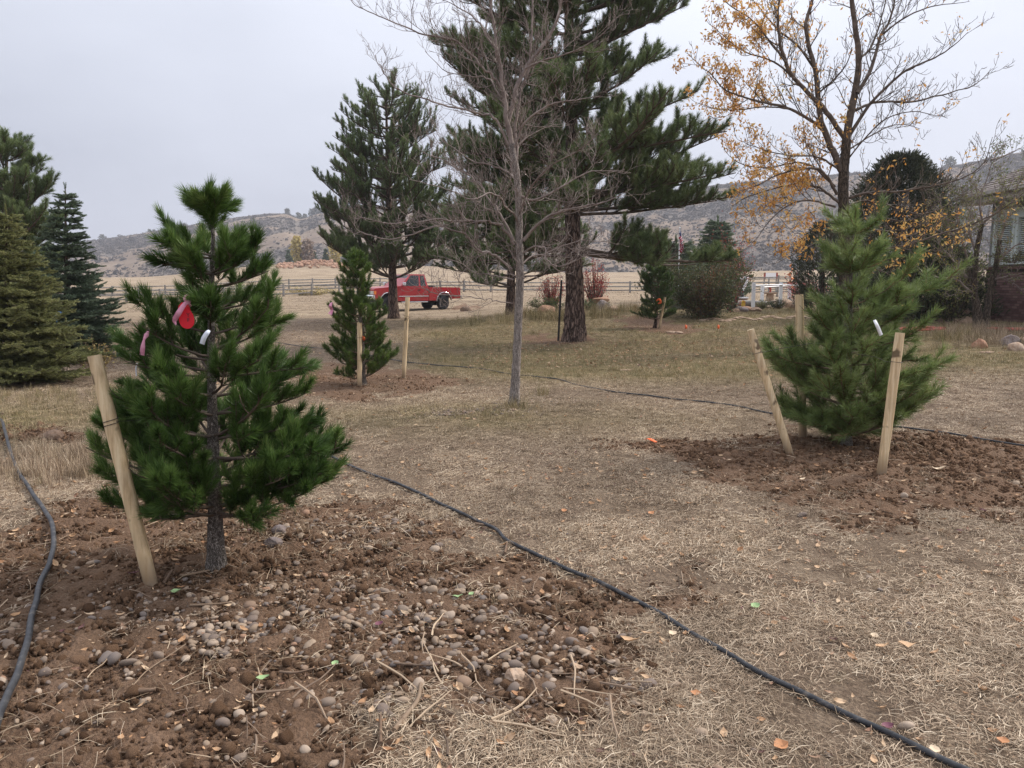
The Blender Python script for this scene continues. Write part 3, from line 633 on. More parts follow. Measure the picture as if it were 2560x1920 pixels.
    n0 = 170000; u = rng.uniform(-.75, .95, n0); t = rng.random(n0)**.75*1.0; k = rng.random(n0) < brush(u, t)*.85+.05; u, t = u[k], t[k]; x, y, z = hill_xyz(u, t); n = len(x)
    s_ = rng.lognormal(math.log(.45), .45, n); tree = rng.random(n) < .006; s_ = np.where(tree, s_*2.6, s_)
    scatter('sagebrush', sage, np.stack([x, y, z], -1), np.stack([0*x, 0*x, rng.random(n)*6.28], -1), s_, np.where(tree, 4, rng.integers(0, 4, n)), rng.random(n), 'grey sagebrush and scrub dotting the hillside')
build_scatter()

# ------------------------------------------------------------------ smoky autumn air
def haze():
    m = bpy.data.materials.new('haze_air'); m.use_nodes = True; nt = m.node_tree; nt.nodes.clear(); out = nt.nodes.new('ShaderNodeOutputMaterial'); v = nt.nodes.new('ShaderNodeVolumePrincipled')
    v.inputs['Color'].default_value = (.82, .84, .92, 1); v.inputs['Density'].default_value = HAZE; v.inputs['Anisotropy'].default_value = .2; nt.links.new(v.outputs[0], out.inputs['Volume'])
    o = bm_obj('haze', lambda bm: bm_box(bm, (0, 0, 52), (6400, 6400, 120)), m); tag(o, 'thin grey blue haze over the valley', kind='stuff')
HAZE = .0005
haze()
# ------------------------------------------------------------------ vegetation builders
def needle_chunk(A, B, per_m, L_, W_, a0, a1, up, seed, vs_=None, tip=.5, fold=False, minn=4):
    """thin single-triangle needles round every shoot A->B"""
    rng = rnd(seed); A = np.asarray(A); B = np.asarray(B); ln = np.linalg.norm(B-A, axis=1)
    n = np.maximum((ln*per_m*rng.uniform(.8, 1.2, len(A))).astype(int), minn); k = np.repeat(np.arange(len(A)), n); N = len(k)
    t = rng.random(N)**tip; ax = unit(B-A)[k]; p = A[k] + t[:, None]*(B-A)[k]
    pe = rng.normal(size=(N, 3)); pe = unit(pe - (pe*ax).sum(1, keepdims=True)*ax)
    ang = R(a0) + (R(a1)-R(a0))*t + rng.normal(size=N)*.12; d = ax*np.cos(ang)[:, None] + pe*np.sin(ang)[:, None]
    d[:, 2] += up; d = unit(d); l = L_*rng.uniform(.75, 1.1, N)
    w_ = unit(np.cross(d, rng.normal(size=(N, 3))))*W_/2
    V = np.stack([p-w_, p+w_, p + d*l[:, None]], 1).reshape(-1, 3); F = np.arange(N*3).reshape(-1, 3)
    base = rng.random(len(A)) if vs_ is None else np.asarray(vs_)
    v = np.clip(.55*base[k] + .35*rng.random(N) + .14*t, 0, 1)
    return (V, F, None, np.repeat(v, 3) + np.tile([-.04, -.04, .06], N))
def leaf_quads(Pt, size, seed, aspect=.5, droop=.0, vs_=None):
    rng = rnd(seed); N = len(Pt); a = unit(rng.normal(size=(N, 3)) + np.array([0, 0, -droop])); b = unit(np.cross(a, rng.normal(size=(N, 3))))
    s = size*rng.uniform(.6, 1.25, N)[:, None]; c = unit(np.cross(a, b))*s*.10; p = np.asarray(Pt)
    V = np.stack([p, p+a*s*.5+b*s*aspect*.5+c, p+a*s, p+a*s*.5-b*s*aspect*.5+c], 1).reshape(-1, 3); q = np.arange(N)[:, None]*4
    F = np.concatenate([q+np.array([[0, 1, 2]]), q+np.array([[0, 2, 3]])]); v = rng.random(N) if vs_ is None else vs_
    return (V, F, None, np.repeat(v, 4))
def arc(p, az_, el0, el1, L_, n, rng, wob=.06):
    out = [np.array(p, float)]; seg = L_/(n-1); a = az_
    for i in range(n-1):
        e = el0 + (el1-el0)*(i/(n-2) if n > 2 else 0); a += rng.normal()*wob; e += rng.normal()*wob*.8
        out.append(out[-1] + seg*np.array([math.cos(a)*math.cos(e), math.sin(a)*math.cos(e), math.sin(e)]))
    return np.array(out)
def frame_at(pts, s):
    n = len(pts)-1; f = s*n; i = min(int(f), n-1); p = pts[i] + (pts[i+1]-pts[i])*(f-i); d = pts[i+1]-pts[i]; d = d/np.linalg.norm(d)
    return p, math.atan2(d[1], d[0]), math.asin(max(-1, min(1, d[2])))

COUNT = []
def shoot_set(key, L_, nl, nw, cnt, a0, a1, up, mt, stemm, tip=.75, flatz=1.0, stem_r=.0035):
    ms = []
    for i in range(4):
        ch = list(needle_chunk([(0, 0, 0)], [(0, 0, L_)], cnt/L_, nl, nw, a0, a1, 0, 900+i+hash(len(key)), [.5], tip)); ch[3] = np.clip((np.array(ch[3])-.27)/.5, 0, 1)
        if flatz != 1: ch[0] = ch[0]*np.array([flatz, 1, 1])
        st = list(tubes([(np.array([(0, 0, 0), (0, 0, L_*.5), (0, 0, L_)]), np.array([stem_r, stem_r*.8, stem_r*.5]))], 3)); st[2] = 1
        ms.append(make_mesh(key, [tuple(ch), tuple(st)], [mt, stemm]))
    return proto_set(key, ms)
S_YOUNG = shoot_set('shoot_young', .10, .064, .0040, 112, 62, 14, 0, M['needle_young'], M['twig_pine'], .60)
S_OPEN = shoot_set('shoot_open', .21, .10, .0044, 135, 52, 30, 0, M['needle_open'], M['twig_warm'], .95, stem_r=.0055)
S_MID = shoot_set('shoot_mid', .11, .062, .0042, 90, 64, 22, 0, M['needle_mid'], M['twig_pine'], .7)
S_BIG = shoot_set('shoot_big', .26, .13, .0075, 120, 70, 26, 0, M['needle_big'], M['twig_brown'], .6, stem_r=.006)
S_BIG2 = shoot_set('shoot_far', .30, .125, .0105, 95, 66, 26, 0, M['needle_big'], M['twig_brown'], .6, stem_r=.007)
S_SPR = shoot_set('shoot_spruce', .13, .026, .0065, 130, 66, 34, 0, M['needle_spruce'], M['twig_brown'], 1.0)
S_BLU = shoot_set('shoot_blue', .15, .030, .0085, 130, 66, 34, 0, M['needle_blue'], M['twig_brown'], 1.0)
S_FARS = shoot_set('shoot_fars', .35, .09, .03, 120, 66, 34, 0, M['needle_blue'], M['twig_brown'], 1.0)
def pine(name, label, base, trunk_pts, r0, r1, prof, whorls, seed, M_needle, shoot=(.1, .8), foli=.14, size=1.0, topn=6, gap=.09, cl=.55, rise=(.1, .35), el_child=.3,
         min_len=.08, levels=2, start=.3, group=None, ang=(58, 22), up=.12, extra=(), bark='bark_young', twig='twig_pine', limb_r=.02, sides=5, cat='tree', child_el_up=.5, trunk_sides=14, tipbias=.7, crown_shoot=.9, shrink=0.0, lift=.3, keep_limbs=False, avoid=(), planar=False, vbias=0, trunk_noise=.06):
    rng = rnd(seed); bx = np.array(base, float)
    th = thing(name, label, cat, tuple(bx), 0, group)
    tp = np.array(trunk_pts, float); tc = catmull(tp, 6); nT = len(tc); hz = tc[:, 2]; H = hz[-1]
    rad = r1 + (r0-r1)*(1-np.clip(hz/H, 0, 1))**1.05; flare = 1 + .45*np.exp(-hz/(r0*3))
    tv = tubes([(tc, rad*flare)], trunk_sides, knob=trunk_noise, seed=seed); obj('trunk', [tv], M[bark], th, True)
    pz = np.array([p[0] for p in prof]); pl = np.array([p[1] for p in prof]); pr = np.array([p[2] for p in prof])
    def Rad(z, a_):
        l, r_ = np.interp(z, pz, pl), np.interp(z, pz, pr); c = math.cos(a_); return max(.02, l + (r_-l)*(c+1)/2 - shrink)
    def blocked(pts):      # boughs tied back or broken where a stake was driven in
        for (p0_, p1_, rr_) in avoid:
            for q in pts:
                w_ = q + bx; k_ = p0_[1]/w_[1]; f = (EYE + (w_[2]-EYE)*k_ - p0_[2])/max(p1_[2]-p0_[2], 1e-6)
                if -.1 < f < 1.1 and abs(w_[0] - (p0_[0]+(p1_[0]-p0_[0])*f)/k_) < rr_ and w_[1] < p0_[1]+.01: return True
        return False
    SA, SB, SV = [], [], []; sl = shoot[0]; step = shoot[1]
    def needles(pts, L_, v):
        d_ = 0.0
        if avoid and blocked([pts[-1], pts[-2]]): return
        while d_ < min(foli, L_*.97):
            p, a_, e_ = frame_at(pts, max(0, 1-(d_+sl)/L_)); SA.append(p); SB.append((a_, min(1.4, e_ + lift*rng.uniform(.3, 1.3)))); SV.append(v); d_ += sl*step
    def twigs(par, Lp, rp, lvl, out, s_start, v):
        cnt = int(Lp*(1-s_start)/gap) + 1; side = rng.choice([-1, 1])
        for c in range(cnt):
            s = s_start + (1-s_start)*(c+rng.random()*.8)/cnt
            if s > .97: continue
            p, a_, e_ = frame_at(par, s); side = -side
            l = max(min_len*rng.uniform(.8, 1.3), cl*Lp*(1-s)**.7*rng.uniform(.55, 1.1))
            if avoid and blocked([p]): continue
            if planar: da = side*rng.uniform(.6, 1.0); el = e_*.5 + rng.normal()*.12 + el_child
            else: da = side*rng.uniform(.4, 1.05); el = e_*.6 + el_child + rng.normal()*.22
            q = arc(p, a_+da, el, el+child_el_up*rng.uniform(.5, 1.2), l, 4, rng, .1); out.append((q, np.linspace(rp*.55*(1-s*.5), rp*.22, 4)))
            vv = np.clip(v + rng.normal()*.2, 0, 1); needles(q, l, vv)
            if lvl > 1 and l > min_len*1.8: twigs(q, l, rp*.5, lvl-1, out, .2, vv)
    allb = []
    def limb(z0, a_, Rt, ri, lr, drop=None):
        i = np.clip(np.searchsorted(hz, z0), 1, nT-1); f = (z0-hz[i-1])/max(hz[i]-hz[i-1], 1e-6); p0 = tc[i-1] + (tc[i]-tc[i-1])*np.clip(f, 0, 1)
        el0, el1 = (ri*.6, ri*1.9) if drop is None else drop
        L_ = Rt/math.cos((el0+el1)/2*.9) if (el0+el1)/2 < 1.3 else Rt
        n = 8; pts = arc(p0, a_, el0, el1, L_, n, rng, .05)
        while avoid and not keep_limbs and blocked(pts[3:]) and L_ > .12: L_ *= .8; pts = arc(p0, a_, el0, el1, L_, n, rng, .05)
        out = [(pts, np.linspace(lr, lr*.28, n))]; v = rng.random()
        needles(pts, L_, v); twigs(pts, L_, lr, levels, out, start, v); allb.append(out)
    for wi, (z0, n) in enumerate(whorls):
        ph = rng.random()*6.28
        for k in range(n):
            a_ = ph + k*6.283/n + rng.normal()*.18; ri = rng.uniform(*rise); Rt = Rad(z0, a_)
            for _ in range(2): Rt = Rad(z0 + Rt*math.tan(ri*1.2), a_)
            Rt *= rng.uniform(.86, 1.06)
            if Rt < .03: continue
            limb(z0 + rng.normal()*.01*H**.5, a_, Rt, ri, limb_r*min(1, .45+Rt/max(pl.max(), pr.max())*.6))
    for e in extra: limb(e[0], e[1], e[2], e[3], limb_r, e[4] if len(e) > 4 else None)
    # leader tuft
    for k in range(topn):
        e = rng.uniform(.75, 1.4) if k > 2 else 1.5; SA.append(tc[-1] - np.array([0, 0, sl*rng.uniform(.2, 1.2)])); SB.append((rng.random()*6.28, e)); SV.append(.6)
    for out in allb:
        obj('branch', [tubes([(a, np.maximum(b, .0012)) for a, b in out[:1]], sides+1, seed=seed)] + ([tubes([(a, np.maximum(b, .0011)) for a, b in out[1:]], 3, seed=seed)] if len(out) > 1 else []), M[twig], th, True)
    n = len(SA); an = np.array(SB)
    an = an + rng.normal(size=an.shape)*.12; rot = np.stack([np.zeros(n), math.pi/2 - an[:, 1], an[:, 0]], -1)
    cr = scatter('crown', M_needle, np.array(SA), rot, rng.uniform(.8, 1.2, n)*size, rng.integers(0, 4, n), np.clip(np.array(SV)*.6 + .4*rng.random(n) + vbias, 0, 1), None)
    cr.parent = th
    COUNT.append((name, n))
    return th
def limb_tree(name, label, base, trunks, limbs, seed, barkm, twigm, spacing, len0, levels=3, upc=.5, cat='tree', leafm=None, leaf=None, group=None, tr=3, anglo=.5, anghi=1.1, r_tip=.002, rchild=.5, start=.12, label_crown=None, wob=.12, maxr=.02, curl=.22):
    """deciduous tree from hand set stems and limbs (world points, start radius) plus grown twigs"""
    rng = rnd(seed); bx = np.array(base, float); th = thing(name, label, cat, tuple(bx), 0, group); tipsP = []
    def grow(par, rpar, Lp, lvl, out, s0):
        cnt = max(1, int(Lp*(1-s0)/spacing[levels-lvl]))
        for c in range(cnt):
            s = s0 + (1-s0)*(c+rng.random())/cnt; s = min(s, .985)
            n = len(par)-1; f = s*n; i = min(int(f), n-1); p = par[i] + (par[i+1]-par[i])*(f-i); d = unit(par[i+1]-par[i]); r_ = np.interp(s*n, np.arange(n+1), rpar)
            L_ = len0[levels-lvl]*(1.08-.7*s)*rng.uniform(.45, 1.15); pe = rng.normal(size=3); pe[2] += .25; pe = unit(pe - pe.dot(d)*d); a_ = rng.uniform(anglo, anghi)
            q = d*math.cos(a_) + pe*math.sin(a_); m = 7 if lvl > 1 else 5; pts = [p]; sg = L_/(m-1); bend = rng.normal(size=3)*curl
            for _ in range(m-1):
                q = unit(q + np.array([0, 0, upc*sg/max(L_, .05)*2]) + bend*.35 + rng.normal(size=3)*wob); pts.append(pts[-1]+q*sg)
            pts = np.array(pts); rs = max(min(r_*rchild, maxr), r_tip*1.3); rr = np.linspace(rs, r_tip*(.8 if lvl == 1 else 1), m); out.append((pts, rr))
            if lvl > 1: grow(pts, rr, L_, lvl-1, out, .12)
            else: tipsP.append(pts)
    for tp, r0, r1 in trunks:
        c = catmull(np.array(tp)-bx, 8); h = c[:, 2]; fl = 1 + .5*np.exp(-np.maximum(h, 0)/(r0*3)); obj('trunk', [tubes([(c, np.linspace(r0, r1, len(c))*fl)], 16, knob=.07, seed=seed)], M[barkm], th, True)
        if r1 < .08:
            out = []; grow(c, np.linspace(r0, r1, len(c)), np.linalg.norm(c[-1]-c[0])*.8, levels, out, .45); obj('branch', [tubes(out, tr, seed=seed)], M[twigm], th, True)
    for lp, r0, r1 in limbs:
        c = catmull(np.array(lp)-bx, 5); c = c + (vnoise(np.arange(len(c))*.7, c[:, 0]*3+5, seed)[:, None]-.5)*.04; rr = np.linspace(r0, r1, len(c)); L_ = np.linalg.norm(np.diff(c, axis=0), axis=1).sum()
        out = []; grow(c, rr, L_, levels, out, start)
        obj('branch', [tubes([(c, rr)], 8, knob=.05, seed=seed), tubes(out, tr, seed=seed)], M[twigm], th, True)
    if leaf:
        cnt, size, keep = leaf; T = np.concatenate([t for t in tipsP]); T = T[keep(T+bx, rng)]
        if len(T):
            k = rng.integers(0, len(T), cnt); cl_ = fbm(T[k, 0]*1.5+T[k, 2], T[k, 2]*1.5, seed, 2)
            obj('crown', [leaf_quads(T[k]+rng.normal(size=(cnt, 3))*.05, size, seed, .42, .6, np.clip(.55*cl_/.5*.5+.6*rng.random(cnt)-.05, 0, 1))], leafm, th)
    return th
def shrub(name, label, base, rx, ry, h, nst, seed, leafm, n_leaf, lsize, stemm='twig_brown', cat='shrub', group=None, shape=1.0, open_=.0, aspect=.6, hollow=.25):
    rng = rnd(seed); th = thing(name, label, cat, tuple(base), 0, group); tl = []; ends = []
    for k in range(nst):
        a_ = rng.random()*6.283; rr = math.sqrt(rng.random()); q = np.array([math.cos(a_)*rr*rx, math.sin(a_)*rr*ry, h*(1-(rr**2)*.45*shape)*rng.uniform(.75, 1.05)])
        p0 = np.array([q[0]*.12, q[1]*.12, -.03]); mid = p0*.4+q*.6; mid[2] = q[2]*.45; mid[:2] *= .75; c = catmull([p0, mid, q], 3); tl.append((c, np.linspace(.014*h**.5, .003, len(c)))); ends.append(c)
        for _ in range(4):
            i = rng.integers(2, len(c)); e = c[i] + rng.normal(size=3)*np.array([rx, ry, h])*.16; cc = np.array([c[i], (c[i]+e)/2+rng.normal(size=3)*.02, e]); tl.append((cc, np.array([.005, .004, .002]))); ends.append(cc)
    g3 = [t for t in tl]; obj('stem', [tubes(g3, 4, seed=seed)], M[stemm], th, True)
    pts = np.concatenate([e[max(0, int(len(e)*hollow)):] for e in ends]); k = rng.integers(0, len(pts), n_leaf); pos = pts[k] + rng.normal(size=(n_leaf, 3))*np.array([rx, ry, h])*.055; pos[:, 2] = np.maximum(pos[:, 2], .02)
    cl_ = fbm(pos[:, 0]*2.5/max(rx, .3)+9, pos[:, 2]*2.5/max(rx, .3)+pos[:, 1], seed, 2)
    obj('foliage', [leaf_quads(pos, lsize, seed+1, aspect, .2, np.clip(cl_*.6+.45*rng.random(n_leaf)-.03, 0, 1))], leafm, th)
    return th
def tpts(base, pix, Y, dys=None):   # picture points of a trunk at depth Y, relative to base
    return [tuple(P(px, py, Y + (0 if dys is None else dys[i])) - np.array(base)) for i, (px, py) in enumerate(pix)]

# ------------------------------------------------------------------ the two young pines and their companions
b = GP(540, 1420)
def zs(py, Yb): return None
t = tpts(b, [(541, 1440), (540, 1380), (538, 1270), (532, 1100), (530, 960), (528, 800), (530, 680), (533, 600), (530, 560), (528, 530)], b[1]); t[0] = (t[0][0], 0, -.05)
prof = [(0, .25, .3), (.25, .55, .68), (.37, .6, .7), (.48, .72, .72), (.6, .72, .70), (.7, .66, .66), (.8, .58, .62), (.9, .56, .64), (1.02, .5, .56), (1.13, .48, .55), (1.24, .50, .48), (1.34, .38, .46), (1.45, .14, .36), (1.55, .12, .36), (1.62, .26, .30), (1.74, .33, .22), (1.80, .28, .16), (1.85, .08, .07), (1.95, .10, .09), (2.05, .10, .09), (2.2, .05, .05)]
pine('staked_pine', 'dark green young pine hung with a red tag beside the leaning stake', b, t, .042, .008, prof,
     [(.30, 5), (.34, 5), (.43, 6), (.52, 5), (.62, 5), (.72, 6), (.84, 5), (.95, 6), (1.06, 6), (1.16, 5), (1.28, 4), (1.40, 5), (1.50, 6), (1.58, 6), (1.66, 6), (1.88, 8), (1.92, 8)], 11, S_YOUNG, shoot=(.09, .75), foli=.11, gap=.068, cl=.46, topn=26, extra=[(.33, 3.0, .68, .2), (.36, -2.9, .66, .2), (.45, 3.14, .68, .25), (.5, 2.8, .66, .3), (.58, -2.95, .64, .3), (.34, .1, .66, .15), (.40, -.35, .66, .2), (.45, .3, .68, .2), (.66, 3.05, .6, .3), (.32, -.8, .5, .1), (.31, -2.2, .5, .1)], shrink=.03, lift=.5, size=1.05, avoid=[(P(378, 1462, 3.97), P(236, 889, 4.0), .06), (P(466, 850, 3.80), P(466, 745, 3.80), .045), (P(357, 900, 3.8), P(366, 830, 3.8), .02), (P(505, 860, 3.75), P(524, 826, 3.75), .022)],
     rise=(.08, .42), el_child=.22, min_len=.085, levels=2, start=.30, group='young pines planted in dug soil', limb_r=.0105, child_el_up=.8, twig='twig_brown')
b = GP(2116, 1112)
t = tpts(b, [(2116, 1130), (2117, 1080), (2120, 980), (2123, 880), (2126, 780), (2127, 690), (2130, 620), (2135, 575), (2140, 548)], b[1]); t[0] = (t[0][0], 0, -.05)
prof = [(0, .5, .65), (.1, .55, .72), (.3, .80, .86), (.48, .88, .95), (.64, .95, .88), (.87, .90, .84), (1.05, .70, .86), (1.18, .66, .50), (1.31, .46, .66), (1.54, .42, .80), (1.65, .25, .36), (1.8, .32, .42), (2.02, .27, .32), (2.12, .10, .14), (2.3, .05, .07)]
pine('staked_pine', 'light green young pine with open needles inside three stakes and a white tag', b, t, .040, .009, prof,
     [(.10, 7), (.22, 7), (.36, 7), (.50, 6), (.62, 5), (.76, 6), (.90, 5), (1.04, 5), (1.22, 5), (1.34, 4), (1.68, 7), (1.74, 3), (2.0, 5)], 23, S_OPEN, shoot=(.20, .8), foli=.36, gap=.155, cl=.48, topn=4, shrink=.10, lift=.3, avoid=[(P(2003, 860, 8), P(1998, 736, 8), .05)],
     rise=(.12, .50), el_child=.25, min_len=.15, levels=2, start=.16, group='young pines planted in dug soil', limb_r=.012, child_el_up=.3, twig='twig_pine',
     extra=[(1.30, -.10, .92, .28), (1.28, .25, .8, .3)] + [(.14+.03*k, .3+.72*k, .55+.06*(k % 3), .1, (-.14, .10)) for k in range(9)])
b = GP(908, 962)
t = tpts(b, [(908, 975), (906, 920), (905, 850), (900, 780), (893, 710), (888, 660), (886, 640)], b[1]); t[0] = (t[0][0], 0, -.05)
prof = [(0, .45, .5), (.2, .55, .66), (.4, .62, .62), (.6, .62, .50), (.8, .58, .46), (.95, .54, .50), (1.1, .52, .46), (1.22, .50, .16), (1.35, .40, .18), (1.5, .34, .28), (1.7, .34, .30), (1.85, .20, .18), (2.0, .08, .08), (2.3, .04, .04)]
pine('staked_pine', 'dense bushy young pine between two stakes in front of the red pickup', b, t, .045, .01, prof, [(z, 6) for z in (.10, .22, .34, .48, .62, .76, .9, 1.02, 1.15, 1.3, 1.45, 1.6, 1.72, 1.84)], 31, S_MID, shoot=(.10, .75), foli=.16, gap=.068, cl=.5, shrink=.06, lift=.5, avoid=[(P(899, 967, 11.7), P(899, 806, 11.7), .05)],
     rise=(.15, .5), el_child=.35, min_len=.10, levels=2, start=.2, group='young pines planted in dug soil', limb_r=.011, child_el_up=.7)
b = GY(1640, 24)
t = tpts(b, [(1636, 838), (1640, 800), (1643, 760), (1646, 720), (1640, 680)], 24); t[0] = (t[0][0], 0, -.05)
prof = [(0, .3, .3), (.3, .55, .5), (.5, .72, .62), (.7, .6, .6), (.95, .45, .5), (1.3, .6, .5), (1.6, .55, .4), (1.9, .3, .3), (2.2, .1, .1)]
pine('staked_pine', 'small dark pine with an orange ribbon and one stake in front of the shrub', b, t, .05, .012, prof, [(z, 5) for z in (.28, .42, .58, .75, .95, 1.1, 1.25, 1.4, 1.55, 1.7, 1.8)], 37, S_MID, shoot=(.10, .8), foli=.25, gap=.10, cl=.5, size=1.2, vbias=-.35,
     rise=(.1, .5), min_len=.14, levels=2, start=.25, group='young pines planted in dug soil', limb_r=.016, bark='bark_pine')

# ------------------------------------------------------------------ the large pines
b = GY(1437, 20.3)
t = tpts(b, [(1436, 880), (1437, 800), (1436, 700), (1432, 560), (1431, 440), (1430, 330), (1425, 200), (1423, 80), (1420, -60), (1417, -250), (1415, -430)], 20.3); t[0] = (t[0][0], 0, -.15)
prof = [(0, 2.5, 4), (2.3, 3.0, 4.2), (3.0, 3.4, 3.6), (3.6, 3.4, 3.5), (4.4, 3.4, 3.9), (5.2, 3.5, 4.2), (5.8, 3.4, 3.6), (6.5, 3.4, 2.5), (7.2, 3.4, 2.4), (8.0, 3.4, 2.9), (9, 3.4, 3.2), (10, 3.0, 3.0), (11.5, 2.2, 2.2), (13, 1, 1), (14, .3, .3)]
pine('tall_pine', 'tallest dark pine with a thick cracked trunk beside the black metal post', b, t, .235, .05, prof,
     [(3.3, 4), (3.7, 5), (4.1, 5), (4.7, 5), (5.3, 5), (5.9, 5), (6.5, 5), (7.1, 4), (7.7, 5), (8.3, 5), (8.9, 5), (9.5, 5), (10.2, 5), (11, 5), (11.8, 5), (12.6, 5)], 41, S_BIG, size=1.1, shoot=(.24, .8), foli=.50, gap=.165, cl=.40, lift=.65, keep_limbs=True, avoid=[(P(1696, 668, 30), P(1697, 575, 30), .24)],
     rise=(.02, .38), el_child=.18, min_len=.28, levels=2, start=.20, group='large pines behind the lawn', bark='bark_pine', twig='twig_brown', limb_r=.05, child_el_up=.6, trunk_sides=28, trunk_noise=.10,
     extra=[(2.45, -.1, 4.2, .1, (-.20, .0)), (2.3, .25, 3.7, .1, (-.16, .0)), (2.35, -.45, 3.7, .1, (-.2, -.02)), (2.35, -.28, 4.0, .1, (-.2, .0)), (2.2, 3.05, 3.0, .1, (.02, -.12)), (2.3, -2.7, 3.0, .1, (.02, -.14)), (2.6, 2.7, 3.2, .1, (.02, .0)), (2.9, -3.0, 3.3, .1, (.02, .1)), (3.35, -.2, 4.0, .1, (.0, .12)), (3.9, .05, 4.2, .1, (.0, .22)), (2.7, 2.9, 2.6, .1, (.05, -.1)), (2.6, -2.6, 2.4, .1, (.05, -.15)),
            (7.4, .1, 3.1, .4, (.25, .5)), (8.1, -.2, 3.2, .4, (.2, .4)), (3.3, 3.2, 3.3, .1, (.05, .1)), (4.6, 3.0, 3.3, .1, (.0, .3))])
b = GY(1277, 31)
t = tpts(b, [(1277, 812), (1277, 760), (1278, 650), (1276, 500), (1278, 330), (1275, 150), (1272, 20)], 31); t[0] = (t[0][0], 0, -.15)
prof = [(0, 2, 2), (1.6, 3.4, 3.4), (3, 3.7, 3.6), (4.5, 3.6, 3.6), (6, 3.2, 3.3), (8, 2.7, 2.8), (9.5, 1.9, 1.9), (10.6, 1.3, 1.2), (11.8, .5, .5), (13, .2, .2)]
pine('tall_pine', 'dark pine with a slim trunk standing behind the bare tree', b, t, .17, .04, prof, [(1.15, 3)] + [(1.5+.52*i, 5) for i in range(20)], 43, S_BIG2, shoot=(.28, .8), foli=.62, gap=.185, cl=.42, lift=.6,
     rise=(.05, .4), el_child=.2, min_len=.32, levels=2, start=.32, group='large pines behind the lawn', bark='bark_pine', twig='twig_brown', limb_r=.05, child_el_up=.5)
b = GY(985, 34)
t = tpts(b, [(985, 812), (983, 760), (980, 650), (972, 500), (968, 380), (966, 290), (962, 235)], 34); t[0] = (t[0][0], 0, -.15)
prof = [(0, 2, 2), (1.6, 3.7, 3.0), (2.6, 3.7, 3.1), (3.6, 3.5, 3.1), (4.6, 3.8, 2.9), (5.4, 3.7, 2.9), (6.4, 3.0, 2.8), (7.4, 2.6, 2.6), (8.4, 2.1, 2.3), (9.2, 1.3, 1.8), (10, .5, .8), (11, .2, .2)]
pine('tall_pine', 'dark pine with upswept boughs in front of the red pickup', b, t, .20, .035, prof, [(1.75+.42*i, 6) for i in range(19)], 47, S_BIG2, shoot=(.28, .8), foli=.55, gap=.17, cl=.40, lift=.8,
     rise=(.1, .55), el_child=.3, min_len=.32, levels=2, start=.3, group='large pines behind the lawn', bark='bark_pine', twig='twig_brown', limb_r=.05, child_el_up=.7)
b = GY(18, 21)
t = tpts(b, [(5, 840), (8, 700), (12, 560), (15, 440), (18, 372)], 21); t[0] = (t[0][0], 0, -.1)
prof = [(0, 1.5, 1.5), (1, 1.8, 1.7), (2.5, 1.7, 1.65), (3.5, 1.6, 1.7), (4.2, 1.3, 1.4), (4.9, .8, .85), (5.5, .3, .3), (6, .1, .1)]
pine('tall_pine', 'dark pine rising behind the spruces at the edge', b, t, .15, .03, prof, [(.8+.36*i, 5) for i in range(13)], 53, S_BIG, shoot=(.24, .8), foli=.5, gap=.11, cl=.48, lift=.6,
     rise=(.25, .6), el_child=.3, min_len=.24, levels=2, start=.25, group='large pines behind the lawn', bark='bark_pine', twig='twig_brown', limb_r=.035)
# spruces
def spruce(label, px, Y, top_px, top_py, prof, seed, mt, group, wh=.115, n=11, sh=(.12, .7), gap=.06, **kw):
    b = GY(px, Y); top = P(top_px, top_py, Y) - b; H = top[2]
    t = [(0, 0, -.1), (top[0]*.3, 0, H*.3), (top[0]*.7, 0, H*.7), tuple(top)]
    zs_ = np.arange(.12, H*.97, wh)
    return pine('spruce', label, b, t, .02*H, .008, prof, [(z, n) for z in zs_], seed, mt, shoot=sh, foli=9, gap=gap, cl=.42, rise=kw.get('rise', (-.08, .22)), el_child=-.05, min_len=kw.get('ml', .12), levels=kw.get('levels', 2), start=.12,
                group=group, bark='bark_pine', twig='twig_brown', limb_r=.011, child_el_up=.25, planar=True, lift=.12, vbias=kw.get('vbias', 0), topn=3, size=kw.get('size', 1.0))
spruce('olive green spruce at the edge, nearest the camera', 22, 11.9, 14, 520, [(0, 1.35, 1.45), (.3, 1.35, 1.4), (.7, 1.2, 1.22), (1.2, .95, .9), (1.7, .68, .62), (2.1, .42, .36), (2.5, .2, .15), (2.8, .05, .05)], 61, S_SPR, 'spruces at the edge', vbias=.08)
spruce('blue green spruce with a blue ribbon, beside the rail fence', 168, 15.4, 163, 468, [(0, 1.05, 1.15), (.3, 1.2, 1.1), (.7, 1.15, 1.12), (1.1, 1.05, .98), (1.6, .85, .72), (2.0, .62, .5), (2.5, .38, .32), (2.9, .26, .22), (3.3, .12, .1), (3.6, .04, .04)], 67, S_BLU, 'spruces at the edge', wh=.14, n=11, sh=(.14, .7), gap=.07)
spruce('blue spruce on the garden rise behind the red leaved shrub', 1790, 44, 1795, 552, [(0, 1.9, 1.9), (1, 1.8, 1.8), (2.2, 1.4, 1.4), (3.4, .85, .85), (4.3, .35, .35), (5, .1, .1)], 71, S_FARS, 'spruces beyond the garden', wh=.26, n=11, sh=(.33, .7), gap=.18, levels=1, ml=.35)
spruce('green spruce beyond the flagpole', 1700, 42, 1690, 600, [(0, 1.8, 1.8), (1, 1.7, 1.7), (2.2, 1.2, 1.2), (3.2, .6, .6), (4, .1, .1)], 73, S_FARS, 'spruces beyond the garden', wh=.26, n=11, sh=(.33, .7), gap=.18, levels=1, ml=.35)
